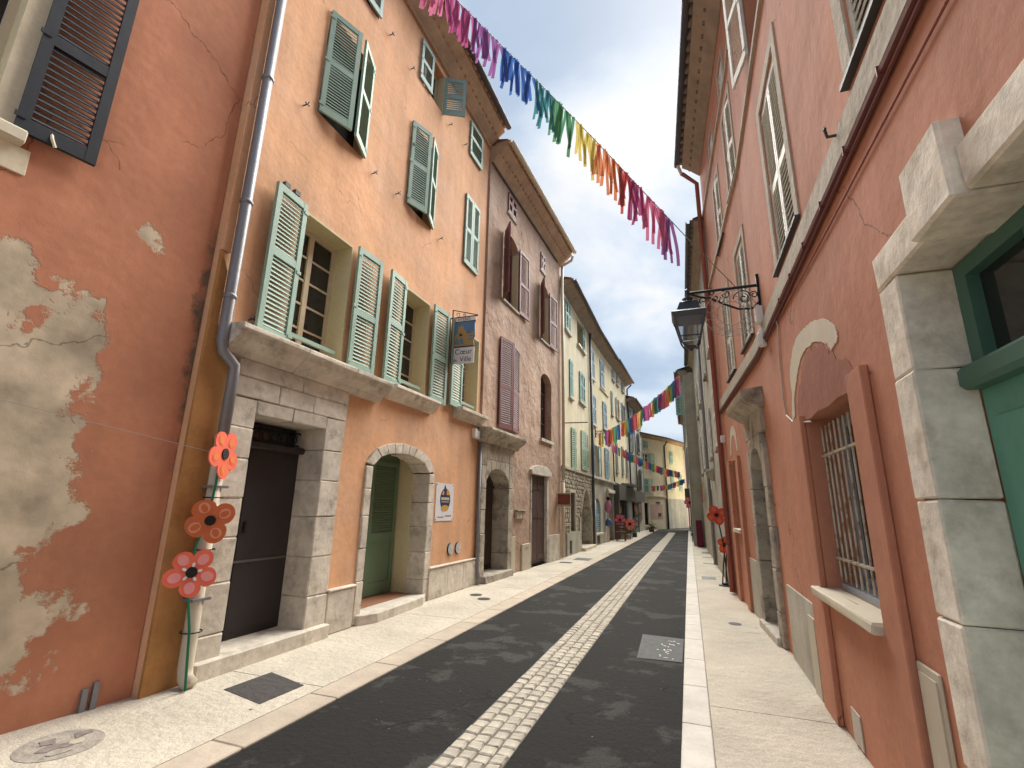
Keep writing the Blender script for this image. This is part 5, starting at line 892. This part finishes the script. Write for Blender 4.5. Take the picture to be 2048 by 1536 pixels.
# totem, chair, planters
tt = thing('maroon_totem', 'tall maroon metal totem box standing on the right pavement', 'totem', (.37, 23.6, 0)); zt_ = at_y(1402, 1042, 23.6).z; box(WORLD, .245, .50, 23.5, 23.75, .03, zt_, 'body', 'maroon', tt, bevel=.015); box(WORLD, .265, .48, 23.52, 23.73, 0, .03, 'foot', 'castiron', tt); box(WORLD, .235, .51, 23.49, 23.76, zt_, zt_+.025, 'cap', 'maroon', tt, bevel=.006); box(WORLD, .232, .243, 23.5, 23.53, .03, zt_, 'edge_strip', 'zinc', tt)
ch = thing('wooden_chair', 'dark red wooden chair under the crimson flower', 'chair', (-3.25, 25.4, 0)); CT = T((-3.25, 25.4, 0), (1, 0, 0), (0, 0, 1), (0, -1, 0))
box(CT, -.22, .22, .42, .46, -.22, .22, 'seat', 'woodred', ch)
for x_ in (-.2, .2):
    for z_ in (-.2, .2): box(CT, x_-.02, x_+.02, 0, .42, z_-.02, z_+.02, 'leg', 'woodred', ch)
    box(CT, x_-.02, x_+.02, .46, .92, -.22, -.18, 'back_post', 'woodred', ch)
for v_ in (.60, .75, .87): box(CT, -.18, .18, v_-.03, v_+.03, -.21, -.19, 'back_slat', 'woodred', ch)
def plant(label, base, w_, d_, h_, pot, n, seed, col='leaf'):
    g = thing('potted_plant', label, 'plant', base, 'plants along the shop fronts'); rnd = random.Random(seed); bx, by, bz = base
    MB().box(WORLD, bx-w_*.42, bx+w_*.42, by-d_*.42, by+d_*.42, 0, h_*.32).build('planter', pot, g, bevel=.012); b = MB()
    for i in range(n):
        c = Vector((bx+rnd.gauss(0, w_*.27), by+rnd.gauss(0, d_*.27), h_*.3+abs(rnd.gauss(0, .30))*h_)); d = Vector((rnd.uniform(-1, 1), rnd.uniform(-1, 1), rnd.uniform(-.2, 1))).normalized(); s_ = d.orthogonal().normalized()*rnd.uniform(.02, .04); l_ = rnd.uniform(.06, .14)
        b.add([c, c+d*l_*.5+s_, c+d*l_, c+d*l_*.5-s_], [(0, 1, 2, 3)])
    stuff(b.build('foliage', col, g, fix=False)); st2 = MB(); [st2.tube([(bx, by, h_*.25), (bx+rnd.gauss(0, w_*.2), by+rnd.gauss(0, d_*.2), h_*.7)], .008, 4) for _ in range(5)]; stuff(st2.build('stems', 'stemdark', g)); return g
plant('low green bush in a long planter beside the shop door', (-3.25, 27.6, 0), .6, 1.6, .75, 'stone_dark', 700, 1); plant('dark leafy plant in a black pot after the shop planter', (-3.1, 29.4, 0), .5, .6, .8, 'castiron', 300, 2); plant('green bush at the foot of the right wall behind the totem', (.26, 25.6, 0), .34, 1.0, .7, 'stone_dark', 400, 3); plant('small terracotta pot plant by the cream house step', (-2.55, 36.4, 0), .4, .4, .55, 'woodred', 200, 4)
wp = thing('wrapped_drainpipe', 'drainpipe wrapped in pink and blue cloth on the blue shuttered house', 'drainpipe', LZ.pt(2.9, 0, .1)); MB().tube([LZ.pt(2.9, .02, .12), LZ.pt(2.9, 2.5, .12)], .05, 8).build('pipe', 'pipe_cream', wp); MB().lathe(LZ.pt(2.9, 1.35, .14), (0, 0, 1), [(.06, 0), (.13, .1), (.16, .35), (.10, .55), (.06, .6)], 10).build('pink_wrap', 'pinkcloth', wp, smooth=True); MB().lathe(LZ.pt(2.9, .72, .14), (0, 0, 1), [(.06, 0), (.14, .05), (.13, .3), (.06, .36)], 10).build('blue_wrap', 'bandana', wp, smooth=True); MB().lathe(LZ.pt(2.9, 1.92, .15), (0, 0, 1), [(.05, 0), (.09, .05), (.08, .18), (.03, .2)], 8).build('dark_wrap', 'dark', wp)
cs_ = thing('cloth_streamers', 'short rainbow cloth streamers hanging on the right grey wall', 'streamers', RC.pt(9, 1.9, .1))
for i, k_ in enumerate(('r_oran', 'r_yell', 'r_red', 'r_crim')): MB().box(RC, 8.2+i*.55, 8.2+i*.55+.3, 1.9-i*.02, 2.55, .10, .106).build('ribbon', k_, cs_)
MB().tube([RC.pt(8.0, 2.56, .1), RC.pt(10.4, 2.56, .1)], .01, 4).build('cord', 'rope', cs_)
# shop pictures
for nm, a, c_ in (('poster showing food in the shop window of the teal shop', 5.7, 7.6),):
    g = thing('shop_picture', nm, 'poster', LZ.pt(a, 1.25, .07)); box(LZ, a, c_, 1.25, 1.95, .065, .08, 'picture_frame', 'dark', g); MB().prism(LZ, ellipse((a+c_)/2, 1.5, .55, .2), .08, .083).build('picture_dish', 'signgold', g); MB().prism(LZ, ellipse((a+c_)/2-.2, 1.75, .25, .12), .08, .083).build('picture_dish', 'p_rust', g)
g = thing('red_menu_board', 'red and gold picture board past the teal door', 'poster', LG.pt(1.2, 1.0, .1)); box(LG, 1.0, 2.6, 1.0, 1.95, .09, .12, 'board', 'dark', g); MB().prism(LG, ellipse(2.0, 1.45, .3, .3), .12, .124).build('picture_shape', 'signgold', g); MB().prism(LG, ellipse(1.2, 1.6, .22, .25), .12, .124).build('picture_shape', 'p_redo', g)
# --- covers and patches in the ground
def gquad(px, z): return [on_ground(x, y, z) for x, y in px]
def slab(name, label, cat, px, z0, z1, m, group='covers and patches set in the ground', **k):
    q = gquad(px, z1); o = MB().prism(WORLD, [(p.x, p.y) for p in q], z0, z1).build(name, m, **k); return tag(o, label, cat, group)
mh = slab('manhole_cover', 'rectangular steel access cover in the asphalt with white paint marks', 'manhole cover', [(1285, 1268), (1368, 1278), (1365, 1325), (1273, 1316)], -.05, -.010, 'coversteel', bevel=.004)
rnd = random.Random(9)
qx = [p for p in gquad([(1285, 1268), (1368, 1278), (1365, 1325), (1273, 1316)], -.009)]
mx0, mx1, my0, my1 = qx[3].x, qx[1].x, qx[3].y, qx[1].y
for i in range(16):
    x_ = mx0+.03+(mx1-mx0-.06)*i/15; MB().box(WORLD, x_-.009, x_+.009, my0+.03, my1-.03, -.010, -.007).build('raised_rib', 'coversteel', mh)
for i in range(22):
    x_ = rnd.gauss((mx0+mx1)/2+.06, .07); y_ = rnd.uniform(my0+.1, my1-.1); MB().prism(WORLD, ellipse(x_, y_, rnd.uniform(.004, .009), rnd.uniform(.012, .04), 7, rnd.uniform(0, 3)), -.007, -.0062).build('paint_mark', 'white', mh)
slab('asphalt_patch', 'dark square asphalt patch in the left pavement before the brown door', 'patch', [(447.7, 1378.5), (543, 1344), (608, 1370), (519.5, 1407.6)], -.03, .004, 'patch')
c_ = on_ground(120, 1490); g = tag(MB().lathe((c_.x, c_.y, -.02), (0, 0, 1), [(.235, 0), (.235, .023)], 26).build('manhole_cover', 'covercement'), 'worn round cover with broken cement in the near left pavement', 'manhole cover', 'covers and patches set in the ground')
rnd = random.Random(5)
for i in range(7): a_ = i*2.4; r_ = .03+.02*i; MB().prism(WORLD, [(c_.x+math.cos(a_)*r_+math.cos(q)*rnd.uniform(.03, .08), c_.y+math.sin(a_)*r_+math.sin(q)*rnd.uniform(.03, .07)) for q in [j*.9 for j in range(7)]], .004, .0055+i*.0004).build('cement_flake', ('coverdark', 'covercement', 'coverdark', 'kerb', 'coverdark', 'covercement', 'coverdark')[i], g)
for lb, px, r_ in (('small round grey cover in the right pavement nearest the camera', (1470, 1248), .085), ('round iron gas cap in the left pavement by the downpipe', (952, 1190), .11), ('second iron gas cap in the left pavement, nearer the kerb', (968, 1198), .11)):
    c_ = on_ground(*px); o = MB().lathe((c_.x, c_.y, -.02), (0, 0, 1), [(r_, 0), (r_, .022), (r_*.9, .024)], 18).build('service_cap', 'kerb' if 'gas' in lb else 'zinc'); tag(o, lb, 'service cap', 'covers and patches set in the ground'); MB().lathe((c_.x, c_.y, .004), (0, 0, 1), [(r_*1.0, 0), (r_*1.04, .001), (r_*1.04, .002)], 18).build('cap_ring', 'castiron', o)
for lb, x0, x1, y0, y1, m_ in (('grey metal cover on the right pavement before the poppies', .18, .50, 13.0, 13.5, 'steelgrey'), ('narrow dark slot cover on the right pavement past the poppies', .30, .62, 16.6, 16.75, 'castiron'), ('second narrow slot cover on the right pavement, farther off', .33, .66, 18.7, 18.9, 'castiron'), ('broad grey cover on the right pavement before the totem', .35, .66, 20.2, 21.2, 'steelgrey'), ('grey double cover in the left pavement before the stone base house', -3.5, -3.0, 15.6, 16.3, 'steelgrey'), ('dark grate in the left pavement by the brown house corner', -3.7, -3.35, 14.6, 14.9, 'castiron')):
    tag(MB().box(WORLD, x0, x1, y0, y1, -.03, .004).build('pavement_cover', m_), lb, 'cover', 'covers and patches set in the ground')
dr = MB().box(WORLD, kl(20.4)+.02, kr-.02, 20.36, 20.44, -.05, -.006).build('drain_channel', 'castiron'); tag(dr, 'thin dark drain channel crossing the cobbled strip far down the road', 'drain')
